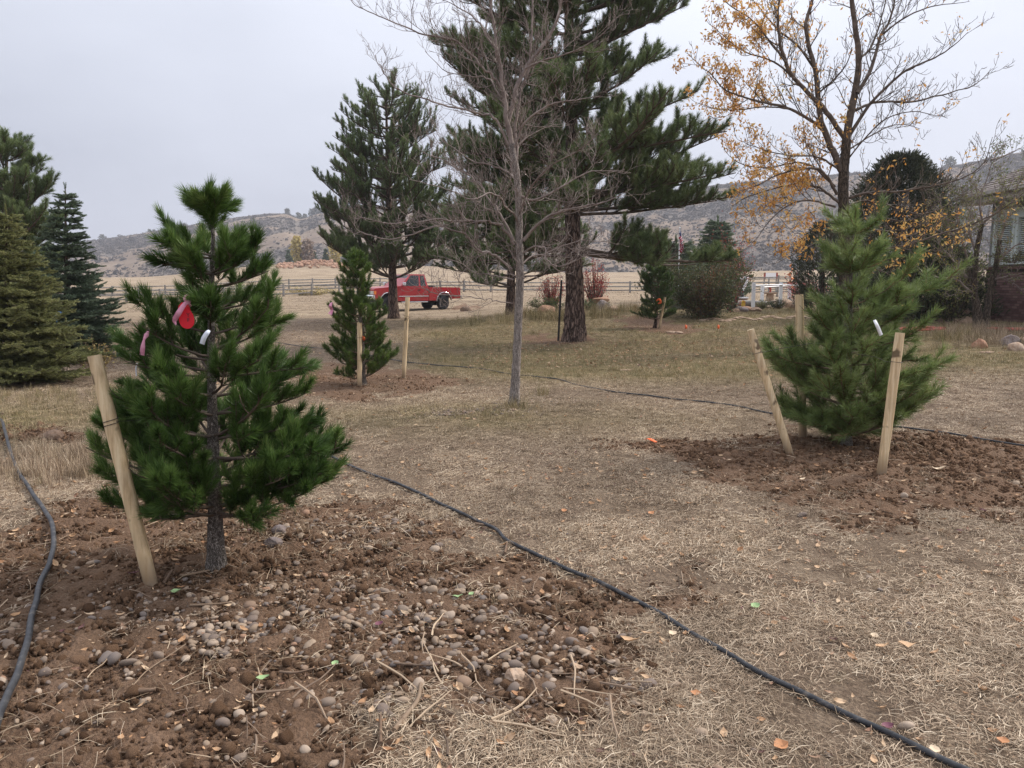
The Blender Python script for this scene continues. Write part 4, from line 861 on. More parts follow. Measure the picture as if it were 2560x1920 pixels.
# dead-looking bare tree
Y0 = GP(1285, 1017)[1]
def LP(pix, d0, d1, Y=None):
    Y = Y or Y0; n = len(pix); return [P(px, py, Y + d0 + (d1-d0)*(i/max(n-1, 1))) for i, (px, py) in enumerate(pix)]
b = GP(1285, 1017)
trunk = [P(1284, 1035, Y0), P(1286, 1000, Y0), P(1290, 930, Y0), P(1296, 800, Y0), P(1300, 690, Y0), P(1298, 600, Y0), P(1297, 520, Y0), P(1292, 440, Y0), P(1278, 360, Y0)]
Q = [([(1278, 362), (1268, 300), (1259, 231), (1246, 150), (1235, 72), (1225, 0), (1214, -110)], 0, -.1, .036, .018),
 ([(1284, 385), (1272, 320), (1288, 228), (1314, 171), (1355, 114), (1392, 52), (1402, -20), (1410, -120)], 0, .3, .038, .018),
 ([(1290, 420), (1290, 330), (1300, 230), (1324, 155), (1330, 0), (1334, -90)], 0, .5, .026, .012),
 ([(1269, 241), (1240, 200), (1211, 169), (1172, 135), (1134, 101), (1095, 92), (1037, 77), (970, 53), (907, 24), (870, -6)], 0, -.5, .022, .005),
 ([(1273, 366), (1240, 299), (1201, 282), (1134, 270), (1066, 251), (999, 227), (960, 183), (936, 140)], 0, -.3, .020, .004),
 ([(1285, 612), (1262, 574), (1246, 558), (1200, 554), (1150, 554), (1090, 548), (1030, 556), (960, 560), (905, 545), (860, 520)], 0, -.4, .024, .004),
 ([(1283, 600), (1250, 535), (1227, 500), (1192, 458), (1165, 435), (1110, 400), (1050, 375), (1000, 340)], 0, .5, .022, .004),
 ([(1279, 674), (1239, 639), (1200, 624), (1169, 597), (1150, 581), (1090, 565), (1020, 590), (960, 600), (900, 580), (870, 540)], 0, -.6, .020, .004),
 ([(1281, 759), (1240, 752), (1208, 745), (1150, 742), (1085, 736), (1060, 722), (1020, 705)], 0, -.5, .008, .003),
 ([(1308, 602), (1335, 570), (1366, 545), (1397, 531), (1420, 523), (1480, 512), (1530, 498), (1580, 470)], 0, -.4, .026, .005),
 ([(1307, 633), (1335, 616), (1358, 620), (1366, 647), (1381, 666), (1420, 662), (1470, 640), (1520, 640)], 0, -.6, .014, .004),
 ([(1306, 660), (1330, 640), (1370, 632), (1420, 610), (1480, 600), (1550, 610)], 0, .5, .014, .004),
 ([(1296, 490), (1335, 500), (1400, 470), (1450, 440), (1500, 425), (1580, 430)], 0, -.2, .020, .004),
 ([(1280, 380), (1310, 310), (1370, 265), (1440, 250), (1510, 240)], 0, -.4, .020, .004),
 ([(1314, 171), (1360, 150), (1430, 130), (1500, 90), (1540, 40)], .1, -.4, .016, .004),
 ([(1240, 120), (1200, 60), (1150, 20), (1090, -10)], 0, .3, .016, .004), ([(1262, 260), (1225, 200), (1180, 190), (1120, 180), (1060, 130)], 0, .6, .014, .004),
 ([(1297, 560), (1270, 520), (1230, 480), (1180, 500), (1100, 470), (1020, 450)], 0, -1.3, .016, .004), ([(1297, 540), (1320, 480), (1370, 420), (1440, 380), (1490, 340)], 0, -1.2, .016, .004),
 ([(1295, 500), (1280, 420), (1300, 360), (1340, 330), (1390, 310)], 0, 1.2, .016, .004), ([(1290, 450), (1250, 420), (1180, 400), (1110, 350), (1070, 300)], 0, 1.1, .016, .004),
 ([(1302, 700), (1330, 690), (1370, 700), (1420, 690)], 0, -.4, .008, .003), ([(1284, 700), (1240, 690), (1190, 680), (1130, 650), (1080, 640)], 0, .7, .012, .003)]
limb_tree('bare_tree', 'slender leafless grey barked tree in the middle of the lawn', b, [(trunk, .058, .038)], [(LP(q, d0, d1), r0*.82, r1*.7) for q, d0, d1, r0, r1 in Q], 83, 'bark_grey', 'twig_grey',
          (.082, .060, .056), (.66, .32, .15), levels=3, upc=.45, r_tip=.0017, rchild=.6, start=.14, maxr=.0075, curl=.30)
# ash with a few golden leaves
Ya = 18.0; b = GY(2112, Ya)
def A_(z5): return [(1700 + x*.3888, y*.3888) for x, y in z5]
trunk = [P(x, y, Ya) for x, y in [(2114, 850), (2112, 800), (2112, 700), (2110, 560), (2108, 480), (2110, 425), (2117, 350)]]
Q = [(A_([(1050, 1120), (1010, 1030), (960, 920), (910, 780), (885, 600), (870, 450), (830, 300), (810, 150), (850, 0), (860, -200)]), 0, .4, .085, .03),
 (A_([(1068, 900), (1100, 720), (1130, 560), (1150, 380), (1130, 200), (1105, 0), (1090, -200)]), 0, -.3, .095, .04),
 (A_([(1060, 890), (940, 720), (870, 640), (740, 510), (680, 400), (640, 250), (630, 100), (650, -80)]), 0, -.6, .06, .02),
 (A_([(1090, 870), (1160, 760), (1230, 660), (1370, 520), (1480, 440), (1640, 370), (1750, 300), (1850, 210)]), 0, -.8, .045, .006),
 (A_([(1140, 600), (1230, 440), (1290, 230), (1340, 150), (1380, 0), (1400, -120)]), -.2, .6, .045, .012),
 (A_([(1130, 710), (1200, 675), (1280, 655), (1480, 655), (1640, 620), (1760, 590), (1900, 540), (2010, 440)]), 0, .8, .035, .005),
 (A_([(940, 850), (830, 770), (680, 690), (540, 660), (400, 620), (280, 570), (200, 480), (80, 380)]), .2, -.8, .04, .006),
 (A_([(700, 700), (540, 690), (400, 705), (230, 700), (120, 660)]), -.2, .6, .018, .005),
 (A_([(740, 510), (600, 400), (430, 340), (300, 250), (170, 130)]), -.3, .5, .024, .005), (A_([(680, 400), (560, 250), (450, 120), (300, 20), (200, -80)]), -.4, .3, .024, .006),
 (A_([(870, 450), (760, 300), (640, 200), (520, 60), (420, -60)]), .3, 1.2, .03, .008), (A_([(1150, 380), (1230, 300), (1300, 100), (1330, -60)]), 0, 1, .03, .01),
 (A_([(1290, 230), (1420, 130), (1560, 60), (1700, 30), (1860, 10)]), .3, .2, .022, .005), (A_([(885, 600), (960, 540), (1060, 430), (1110, 300)]), .2, -.7, .022, .008),
 (A_([(1010, 1250), (930, 1120), (830, 1080), (640, 1120), (500, 1190), (380, 1230)]), 0, -.8, .034, .006), (A_([(1020, 1300), (940, 1240), (850, 1190), (700, 1190), (450, 1260), (330, 1330)]), 0, .7, .034, .006),
 (A_([(1000, 1330), (820, 1290), (680, 1330), (560, 1440), (480, 1560)]), 0, -1.2, .026, .005), (A_([(1010, 1080), (880, 1010), (700, 1000), (520, 960), (380, 900)]), 0, -1.0, .024, .005), (A_([(1000, 1200), (800, 1050), (560, 1080), (380, 1050), (280, 960)]), 0, 1.3, .024, .005),
 (A_([(1070, 1280), (1200, 1240), (1400, 1230), (1600, 1200), (1800, 1150), (1950, 1050), (2010, 880)]), 0, -.8, .034, .005), (A_([(1070, 1330), (1200, 1290), (1400, 1340), (1550, 1380), (1750, 1300), (1900, 1200)]), 0, .8, .028, .005),
 (A_([(1070, 1620), (1250, 1600), (1400, 1590), (1700, 1500), (2000, 1390), (2200, 1250)]), -1.0, -2.8, .030, .008), (A_([(1060, 1560), (1250, 1480), (1420, 1520), (1600, 1620), (1750, 1660)]), 0, -1.2, .028, .005),
 (A_([(1060, 1500), (1200, 1400), (1450, 1420), (1620, 1340), (1760, 1180)]), 0, .6, .026, .005), (A_([(1040, 1600), (900, 1560), (760, 1620), (600, 1700)]), 0, -.8, .024, .005), (A_([(1050, 1700), (1200, 1700), (1400, 1800), (1500, 1900)]), 0, -1.4, .02, .004),
 (A_([(1090, 960), (1250, 860), (1400, 800), (1540, 830)]), 0, 1.0, .02, .005), (A_([(1060, 1050), (1180, 900), (1330, 760), (1530, 720), (1720, 760)]), 0, -1.0, .02, .005)]
def keep_gold(T, rng):
    sx = T[:, 0]/T[:, 1]*FOC + 1280; hz_ = T[:, 2]
    p = np.where(sx < 1900, .9, np.where(sx < 2110, .30, .05)); p = np.where((hz_ < 4.2) & (sx < 2050), 1.0, p); p = np.where((hz_ < 3.4) & (sx >= 2050), .26, p); p = np.where(hz_ < 2.9, p*.8, p); p = np.where(hz_ > 8, p*.5, p)
    return rng.random(len(T)) < p*np.clip((fbm(T[:, 0]*1.3, T[:, 2]*1.3+T[:, 1], 3, 2)-.28)*3, .05, 1)
limb_tree('ash_tree', 'forked ash tree with scattered golden leaves above the light green pine', b, [(trunk, .135, .10)], [(LP(q, d0, d1, Ya), r0, r1) for q, d0, d1, r0, r1 in Q], 89, 'bark_ash', 'twig_brown',
          (.17, .13, .11), (1.05, .5, .24), levels=3, upc=.40, r_tip=.0042, rchild=.55, start=.10, maxr=.016, leafm=M['leaf_gold'], leaf=(8000, .092, keep_gold), curl=.18)
# juniper mass behind the ash
def conifer_mass(name, label, px, Y, rx, ry, h, seed, mt, n, size, cat='tree', nst=26, group=None):
    b = GY(px, Y); rng = rnd(seed); th = thing(name, label, cat, tuple(b), 0, group)
    obj('trunk', [tubes([(np.array([(0, 0, -.1), (.05, 0, h*.3), (0, .05, h*.8)]), np.array([.14, .1, .03]))], 8)], M['bark_pine'], th, True)
    a_ = rng.random(n)*6.283; zz = rng.random(n)**.9; prf = np.interp(zz, [0, .12, .45, .8, 1], [.8, .96, 1, .72, .18])*(1+.42*(fbm(a_*2.2, zz*6, seed, 3)-.5)*2)*(1+.10*rng.normal(size=n)); rr = rng.random(n)**.28*prf
    A = np.stack([np.cos(a_)*rr*rx, np.sin(a_)*rr*ry, zz*h], -1); d = unit(np.stack([np.cos(a_), np.sin(a_), np.full(n, .9)], -1)+rng.normal(size=(n, 3))*.45); B = A + d*size*rng.uniform(.6, 1.4, n)[:, None]
    v = np.clip(fbm(a_*2, zz*6, seed+2, 2)*.9 + rng.normal(size=n)*.15, 0, 1)
    obj('crown', [needle_chunk(A, B, 60, .07, .03, 40, 20, .1, seed, v, .8, minn=6)], mt, th)
    return th
conifer_mass('juniper', 'tall rounded dark juniper behind the ash tree', 2232, 26, 1.75, 1.5, 5.2, 201, M['juniper'], 13000, .22)
conifer_mass('juniper', 'low dark evergreen shadowed under the tall juniper', 2310, 23.5, 1.7, 1.0, 2.3, 203, M['juniper'], 6500, .2, 'shrub')
conifer_mass('juniper', 'dark evergreen under the golden leaves, behind the post and rail', 2050, 30, 1.0, 1.0, 3.2, 205, M['juniper'], 3200, .2, 'shrub')
# shrubs
shrub('shrub', 'large rounded dark shrub with reddish top behind the small staked pine', GY(1768, 27), 1.95, 1.4, 2.35, 120, 211, M['leaf_mixed'], 15000, .07, aspect=.7, hollow=.15)
shrub('shrub', 'red leaved shrub tinged orange above the flagpole planter', GY(1828, 29.0), .9, .7, 2.9, 50, 213, M['leaf_red'], 1500, .06)
shrub('shrub', 'dark green leafy bush round the flagpole foot', GY(1655, 34), 1.0, .8, 2.5, 50, 214, M['leaf_dark'], 4500, .08)
shrub('fire_bush', 'upright red leaved bush between the pine trunk and the fence', GY(1487, 32), .62, .5, 1.9, 50, 215, M['leaf_red'], 2600, .06)
shrub('fire_bush', 'thin red leaved bush behind the black metal post', GY(1378, 33), .7, .5, 1.6, 40, 216, M['leaf_red'], 1700, .06)
shrub('green_plant', 'low green clump at the foot of the red bush', GY(1480, 31), .7, .4, .5, 40, 217, M['leaf_green'], 1600, .07, aspect=.3)
shrub('green_plant', 'grassy green clump behind the pale boulder', GY(1370, 31.5), .9, .4, .55, 60, 218, M['leaf_green'], 2000, .09, aspect=.2)
shrub('green_plant', 'low dark green bush under the white rail', GY(1945, 31), .45, .35, .42, 30, 219, M['leaf_dark'], 900, .05)
shrub('green_plant', 'brownish bush beside the first white post', GY(1905, 30.5), .3, .25, .4, 20, 220, M['leaf_olive'], 300, .05)
shrub('fire_bush', 'deep red bush behind the white rails', GY(2010, 35), 1.1, .6, 1.6, 40, 221, M['leaf_red'], 1600, .07)
shrub('rabbitbrush', 'yellow flowered weed at the foot of the blue green spruce', GY(240, 13.2), .35, .3, .55, 26, 223, M['leaf_yellow'], 420, .035, stemm='twig_warm', hollow=.6)
shrub('rabbitbrush', 'dry yellow bushes growing through the rail fence', GY(775, 82), 3.2, .8, .9, 40, 224, M['leaf_yellow'], 1200, .14)
# yellow green multi stemmed tree by the house
Yh = 19.5; b = GY(2455, Yh)
tr_ = [[(2452, 845), (2448, 790), (2438, 740), (2425, 700), (2418, 650)], [(2460, 845), (2468, 780), (2478, 720), (2490, 660), (2500, 600)], [(2448, 845), (2440, 780), (2436, 720), (2440, 640), (2455, 560)]]
Q = [([(2418, 650), (2400, 580), (2390, 520), (2400, 470)], 0, -.3), ([(2420, 700), (2380, 650), (2350, 610), (2330, 560)], 0, .3), ([(2500, 600), (2520, 540), (2540, 480), (2560, 420)], 0, .2), ([(2455, 560), (2450, 500), (2470, 440), (2480, 400)], 0, 0),
     ([(2440, 640), (2420, 560), (2430, 500), (2420, 430)], 0, .6), ([(2490, 660), (2530, 620), (2570, 600)], 0, -.4), ([(2438, 740), (2390, 700), (2340, 690), (2310, 660)], 0, -.4), ([(2455, 560), (2500, 520), (2530, 450)], 0, -.6), ([(2480, 700), (2520, 690), (2570, 680)], 0, -.5), ([(2478, 400), (2510, 390), (2550, 370)], 0, .3), ([(2400, 600), (2360, 560), (2350, 480)], 0, .5)]
limb_tree('small_tree', 'many stemmed small tree with thin green and orange leaves against the brick house', b, [([P(x, y, Yh) for x, y in q], .085, .05) for q in tr_], [(LP(q, d0, d1, Yh), .028, .006) for q, d0, d1 in Q], 97, 'bark_ash', 'twig_grey',
          (.12, .10, .09), (.85, .42, .2), levels=3, upc=.3, r_tip=.004, leafm=M['leaf_olive'], leaf=(4600, .062, lambda T, r: r.random(len(T)) < .8), maxr=.012, start=.05)
shrub('green_plant', 'sprawling green and brown bush at the corner of the house', GY(2375, 22.6), .9, .6, 2.1, 50, 231, M['leaf_olive'], 2600, .065)
shrub('vine', 'dry vine trailing along the window sill of the house', GY(2520, 22.3) + np.array([0, 0, 1.75]), .9, .5, .35, 24, 232, M['leaf_olive'], 500, .05, cat='vine')
# far trees at the foot of the hill and on its ridge
def far_tree(label, px, Y, w_, h, seed, mt, group, name='distant_tree', zoff=0, conical=False):
    b = GY(px, Y) if Y < 230 else np.array([(px-1280)/FOC*Y, Y, 0]); b[2] += zoff; rng = rnd(seed); th = thing(name, label, 'tree', tuple(b), 0, group); n = 420
    obj('trunk', [tubes([(np.array([(0, 0, -.5), (0, 0, h*.3), (.1, 0, h*.85)]), np.array([.03, .022, .008])*h)], 5)], M['bark_ash'], th)
    z_ = rng.random(n); a_ = rng.random(n)*6.28; pr_ = (1-z_)*.95+.05 if conical else np.sqrt(np.clip(1-(2*z_-1)**2, 0, 1))*.9+.1; rr = np.sqrt(rng.random(n))*pr_*w_*.5*(.7+.6*vnoise(a_*2, z_*5, seed))
    obj('crown', [leaf_quads(np.stack([np.cos(a_)*rr, np.sin(a_)*rr, (.08+.9*z_)*h], -1), h*.13, seed, .8)], mt, th)
for i, (lb, px, w_, h, mt, co) in enumerate([('yellow poplar standing above the rock pile', 743, 1.6, 4.4, 'leaf_yellow', 0), ('brownish bare poplar beside the yellow one', 768, 2.6, 3.9, 'twigcloud', 0), ('dark conifer left of the yellow poplar', 722, 1.4, 2.3, 'needle_blue', 1), ('dark conifer under the yellow poplar', 752, 1.7, 2.3, 'needle_blue', 1),
      ('small dark conifer right of the rock pile', 786, 1.7, 2.0, 'needle_blue', 1), ('rounded yellow tree half hidden by the pine boughs', 838, 2.2, 3.6, 'leaf_yellow', 0), ('dark conifer farther along the bench', 815, 1.6, 2.4, 'needle_blue', 1)]):
    if mt == 'twigcloud': M.setdefault('twigcloud', leaf_mat('twigcloud', [(0, (.20, .15, .12)), (1, (.34, .26, .2))], .8, .1))
    far_tree(lb, px, 192 + i*.7, w_*1.5, h*1.5, 240+i, M[mt], 'trees below the hill', conical=bool(co), zoff=-.3)
for i, (px, w_, h) in enumerate([(271, 7, 5), (389, 5, 4), (400, 4, 3), (729, 6, 6), (757, 7, 7), (772, 6, 5), (790, 8, 7), (800, 7, 8), (812, 8, 6), (830, 8, 7), (2270, 7, 7), (2290, 8, 9), (2240, 7, 5), (2345, 9, 7), (2550, 12, 12), (2535, 8, 8), (2572, 10, 10), (320, 3, 2.5), (2300, 9, 6)]):
    u_ = (px-1280)/FOC; x, y, z = hill_xyz(np.array([u_]), np.array([.985])); rng = rnd(300+i)
    RL = {271: 'small dark juniper standing alone on the lower end of the left hill crest', 320: 'tiny dark bush on the left hill crest', 729: 'dark juniper on the rounded brow of the left hill', 2270: 'dark juniper on the right hill crest beside the taller one', 2290: 'taller dark juniper on the right hill crest behind the bare twigs', 2345: 'wide dark juniper on the right hill crest left of the roof', 2550: 'large dark juniper on the skyline above the house roof', 2535: 'smaller juniper left of the large one above the house roof'}
    th = thing('ridge_tree', RL.get(px, 'one of the small dark junipers lined up along the %s hill crest' % ('left' if px < 1200 else 'right')), 'tree', (float(x[0]), float(y[0]), float(z[0])-.5), 0, 'junipers along the hill crest'); n = 260
    z_ = rng.random(n); a_ = rng.random(n)*6.28; rr = np.sqrt(rng.random(n))*w_*.5*(1-.6*z_)
    obj('trunk', [tubes([(np.array([(0, 0, -.5), (0, 0, h*.4), (.1, 0, h*.7)]), np.array([.05, .04, .02])*h)], 4)], M['bark_ash'], th)
    obj('crown', [leaf_quads(np.stack([np.cos(a_)*rr, np.sin(a_)*rr, (.1+.85*z_)*h], -1), h*.2, 300+i, .8)], M['juniper'], th)
print('SHOOTS', COUNT)
# ------------------------------------------------------------------ stakes, ties, tags
def stake(label, pb, pt, Yb, Yt, r, seed, group='pale wooden tree stakes', tie=None, square=False):
    b = GY(*pb) if len(pb) == 2 and pb[1] < 60 else GP(*pb); b = np.array(b)
    if Yb: b = GY(pb[0], Yb)
    t = P(pt[0], pt[1], b[1] + Yt); th = thing('tree_stake', label, 'stake', tuple(b), 0, group)
    d = t - b; n = 12; pts = np.array([d*(-.06 + 1.06*i/(n-1)) for i in range(n)]); rr = np.full(n, r)*(1+rnd(seed).normal(size=n)*.012); rr[-1] *= .97
    if square:
        ch = tubes([(pts, rr*1.2)], 4, cap=True)
    else: ch = tubes([(pts, rr)], 20, cap=True, knob=.03, seed=seed)
    o = obj('shaft', ch[:1], M['stake'], th, not square); obj('end_grain', [(ch[2][0], ch[2][1])], M['stake_end'], th)
    return th, b, t
def wire(label, pts, r=.0016, name='tie_wire', k=6):
    c = catmull(pts, k); o = obj(name, [tubes([(c - c[0], np.full(len(c), r))], 5)], M['wire'], None, True, loc=tuple(c[0])); return tag(o, label, 'wire')
def ring(c, axis, r, n=14, turns=1.0, pitch=.0):
    axis = unit(np.array(axis, float)); a = unit(np.cross(axis, [0.3, 1, 0])); b_ = np.cross(axis, a)
    return [c + a*math.cos(t)*r + b_*math.sin(t)*r + axis*pitch*t/6.28 for t in np.linspace(0, 6.283*turns, n)]
th, b, t = stake('long leaning stake at the bare soil edge of the dark green pine', (378, 1462), (236, 889), None, .05, .034, 1)
ax_ = unit(t-b); c = b + ax_*np.linalg.norm(t-b)*.70
wire('wire wound round the leaning stake and tied to the dark green pine', ring(c, ax_, .037, 12, 2.0, .02) + [tuple(c + np.array([.05, .02, .02])), tuple(P(430, 1040, 4.25)), tuple(P(520, 1010, 4.3))], .0018)
stake('stake half hidden behind the dark green pine', (622, 1172), (620, 1060), None, .0, .034, 2)
th, b, t = stake('short upright stake in front of the dense bushy pine', (899, 967), (899, 806), None, .0, .036, 3)
wire('wire round the short upright stake', ring(t - np.array([0, 0, .22]), (0, 0, 1), .039, 14, 1.1), .0022)
stake('tall split stake right of the dense bushy pine', (1009, 946), (1019, 743), None, .05, .036, 4)
c = P(1016, 790, GP(1009, 946)[1]); wire('wire hanging down the tall split stake', [tuple(c+np.array([-.05, -.045, .02])), tuple(c+np.array([.0, -.05, 0])), tuple(c+np.array([.045, -.045, -.01])), tuple(c+np.array([.01, -.048, -.1])), tuple(c+np.array([-.0, -.05, -.22]))], .003)
th, b, t = stake('leaning stake left of the light green pine', (1975, 1136), (1876, 824), None, .1, .034, 5)
c = P(1893, 882, b[1]+.08); wire('long wire from the leaning left stake into the light green pine', ring(c, t-b, .041, 10, 1.1) + [tuple(c + np.array([.06, -.02, .01])), tuple(P(1960, 870, 6.8)), tuple(P(2030, 858, 6.65))], .0022)
th, b, t = stake('nearest stake right of the light green pine', (2203, 1186), (2250, 832), None, .02, .036, 6)
c = P(2241, 905, b[1]+.02); wire('wire from the nearest right stake to the light green pine', ring(c, t-b, .041, 10, 1.1) + [tuple(c + np.array([-.07, .03, .0])), tuple(P(2190, 893, 6.5)), tuple(P(2140, 885, 6.6))], .0022)
stake('stake standing behind the light green pine', (2007, 1095), (1998, 736), None, .05, .040, 7)
stake('thin square stake beside the small dark pine', (1648, 832), (1663, 743), 23.7, .1, .03, 8, square=True)

def ribbon(name, label, cat, pts, wid, mt, seed=0, thick=.0012, nrm=(0, -1, 0), group=None):
    c = catmull(pts, 6); o0 = c[0].copy(); c = c - o0; n = len(c); T = unit(np.gradient(c, axis=0)); s = unit(np.cross(T, np.array(nrm)) + rnd(seed).normal(size=(n, 3))*.06)
    w_ = (np.full(n, wid) if np.isscalar(wid) else np.interp(np.linspace(0, 1, n), np.linspace(0, 1, len(wid)), wid))[:, None]/2
    nn = unit(np.cross(s, T))*thick; V = np.concatenate([c-s*w_+nn, c+s*w_+nn, c+s*w_-nn, c-s*w_-nn]).reshape(4, n, 3).transpose(1, 0, 2).reshape(-1, 3)
    i = np.arange(n-1)[:, None]*4; j = np.arange(4)[None]; F = np.stack([i+j, i+(j+1) % 4, i+4+(j+1) % 4, i+4+j], -1).reshape(-1, 4)
    o = obj(name, [(V, F, None, rnd(seed).random(len(V)))], mt, None, True, loc=tuple(o0)); return tag(o, label, cat, group)
Yt = 3.74
# red oval tag with pink ribbon
c = P(466, 795, Yt); th = thing('plant_tag', 'red oval plastic tag hanging in the dark green pine', 'tag', tuple(c))
def oval(bm):
    n = 28; a = []
    for s in (-.0012, .0012): a.append([bm.verts.new((.0345*math.sin(t_)*(1-.16*math.cos(t_)), s, .052*math.cos(t_))) for t_ in [k/n*6.283 for k in range(n)]])
    bm.faces.new(a[0]); bm.faces.new(a[1][::-1])
    for k in range(n): bm.faces.new((a[0][k], a[0][(k+1) % n], a[1][(k+1) % n], a[1][k]))
o = bm_obj('tag_plate', oval, M['tag_red'], th); o.rotation_euler = (0, R(-6), R(12))
o = bm_obj('tag_plate', lambda bm: (bm_prism(bm, [(-.026, -.02), (-.03, .02), (-.012, .04), (.02, .035), (.03, 0)], -.001, .001)), M['tag_red'], th, loc=(-.012, .012, .035))
for ch, z_ in (('Y', .012), ('F', -.012)):
    cu = bpy.data.curves.new('letter', 'FONT'); cu.body = ch; cu.size = .026; cu.extrude = .0003; cu.align_x = 'CENTER'
    tmp = bpy.data.objects.new('letter', cu); C.objects.link(tmp); me = bpy.data.meshes.new_from_object(tmp.evaluated_get(bpy.context.evaluated_depsgraph_get())); C.objects.unlink(tmp); bpy.data.objects.remove(tmp)
    me.materials.clear(); me.materials.append(M['ink']); l = link(bpy.data.objects.new('printed_letter', me), th, (.010, -.0030, z_-.006)); l.rotation_euler = (R(90), 0, R(12))
ribbon('ribbon', 'pink ribbon knotted round a twig above the red tag', 'ribbon', [P(478, 765, Yt-.01), P(462, 748, Yt-.03), P(468, 738, Yt), P(474, 752, Yt-.02), P(462, 760, Yt-.03), P(447, 782, Yt-.04), P(437, 800, Yt-.02), P(440, 812, Yt-.03)], [.010, .015, .013, .016, .020, .027, .024, .005], M['pink'], 3)
ribbon('ribbon', 'pale pink flagging strip hanging from an outer twig of the dark green pine', 'ribbon', [P(371, 828, Yt), P(366, 838, Yt-.01), P(360, 850, Yt-.02), P(357, 868, Yt-.02), P(355, 888, Yt-.01)], [.010, .022, .010, .022, .024], M['pink'], 4)
ribbon('ribbon', 'thin faded strip hanging below the pink flagging in the dark green pine', 'ribbon', [P(343, 908, Yt), P(340, 922, Yt), P(341, 940, Yt)], [.006, .006, .004], M['tag_white'], 5)
ribbon('plant_tag', 'white label strip with dark print tied in the middle of the dark green pine', 'tag', [P(524, 826, Yt-.02), P(518, 832, Yt-.03), P(510, 845, Yt-.03), P(505, 860, Yt-.02)], [.012, .022, .024, .024], M['tag_white'], 6)
ribbon('plant_tag', 'long white label hanging in the light green pine', 'tag', [P(2186, 800, 5.95), P(2192, 812, 5.93), P(2198, 826, 5.94), P(2203, 838, 5.95)], [.022, .026, .027, .027], M['white'], 7)
ribbon('ribbon', 'pink and white ribbon tied in the dense bushy pine', 'ribbon', [P(830, 756, 11.3), P(826, 765, 11.25), P(830, 775, 11.3), P(825, 786, 11.25)], [.03, .05, .04, .06], M['pink'], 8)
ribbon('ribbon', 'blue ribbon tied in the blue green spruce', 'ribbon', [P(160, 778, 13.9), P(150, 782, 13.8), P(140, 790, 13.85), P(138, 804, 13.85)], [.10, .07, .09, .07], M['blue'], 9)
ribbon('ribbon', 'orange ribbon on the small dark pine', 'ribbon', [P(1641, 752, 23), P(1648, 748, 22.9), P(1652, 756, 22.95), P(1645, 759, 23)], [.03, .06, .06, .03], M['orange'], 10)
ribbon('ribbon', 'orange ribbon end behind the short upright stake', 'ribbon', [P(905, 840, 11.55), P(909, 846, 11.5), P(912, 851, 11.5)], [.02, .05, .03], M['orange'], 11)
ribbon('ribbon', 'orange strip lying on the soil left of the light green pine', 'ribbon', [GP(1612, 1106)+np.array([0, 0, .03]), GP(1622, 1108)+np.array([0, 0, .045]), GP(1640, 1113)+np.array([0, 0, .03])], [.03, .05, .03], M['orange'], 12, nrm=(0, 0, 1))
def marker_flag(label, px, py, Y):
    b = GY(px, Y); th = thing('marker_flag', label, 'flag', tuple(b), 0, 'orange marker flags on the lawn')
    obj('wire_stem', [tubes([(np.array([(0, 0, -.05), (.01, 0, .1), (0, 0, .24)]), np.full(3, .004))], 4)], M['wire'], th)
    V = np.array([(0, 0, .24), (.08, .02, .21), (.09, .05, .11), (.05, .03, .08), (0, .0, .12), (.04, -.03, .16)])*.85; F = np.array([[0, 1, 5], [1, 2, 5], [2, 3, 5], [3, 4, 5], [4, 0, 5]])
    obj('pennant', [(V, F)], M['orange'], th)
marker_flag('orange marker flag beside the pale slabs', 1712, 832, 22.5); marker_flag('orange marker flag farther right on the open lawn', 1793, 840, 22)

# ------------------------------------------------------------------ hoses
def hose(label, pix, r, seed, mt, name='irrigation_hose', dense=8, lift=0.0):
    w_ = [GP(*p) for p in pix]; c = catmull(w_, dense); rng = rnd(seed); c[:, 2] = ground_z(c[:, 0], c[:, 1]) + r*.9 + lift + vnoise(np.arange(len(c))*.13, c[:, 0], seed)*.014
    c[:, :2] += (vnoise(np.arange(len(c))*.2, c[:, 1], seed+1)[:, None]-.5)*.012; o0 = c[0].copy()
    o = obj(name, [tubes([(c-o0, np.full(len(c), r))], 10)], mt, None, True, loc=tuple(o0)); return tag(o, label, 'hose')
hose('thick grey black pipe curving along the left side of the soil', [(-25, 1035), (5, 1062), (22, 1120), (45, 1185), (85, 1245), (122, 1305), (137, 1365), (122, 1425), (95, 1485), (84, 1560), (68, 1640), (42, 1710), (12, 1785), (-8, 1850), (-25, 1910), (-40, 1960)], .0145, 1, M['hose'], lift=.012)
hose('long black hose running diagonally across the dry lawn', [(735, 1108), (780, 1120), (825, 1143), (900, 1178), (1000, 1218), (1130, 1280), (1230, 1325), (1275, 1362), (1400, 1420), (1500, 1468), (1630, 1532), (1760, 1608), (1900, 1690), (2060, 1770), (2200, 1830), (2350, 1910), (2480, 1975)], .0115, 2, M['hose'])
hose('distant black hose crossing the lawn behind the bare tree', [(640, 850), (755, 868), (860, 880), (1000, 905), (1100, 915), (1180, 921), (1270, 937), (1340, 944), (1400, 952), (1470, 970), (1560, 985), (1640, 994), (1760, 1007), (1860, 1022), (1980, 1045), (2150, 1062), (2300, 1078), (2400, 1092), (2480, 1106), (2560, 1118), (2680, 1135)], .0105, 3, M['hose'], lift=.0)
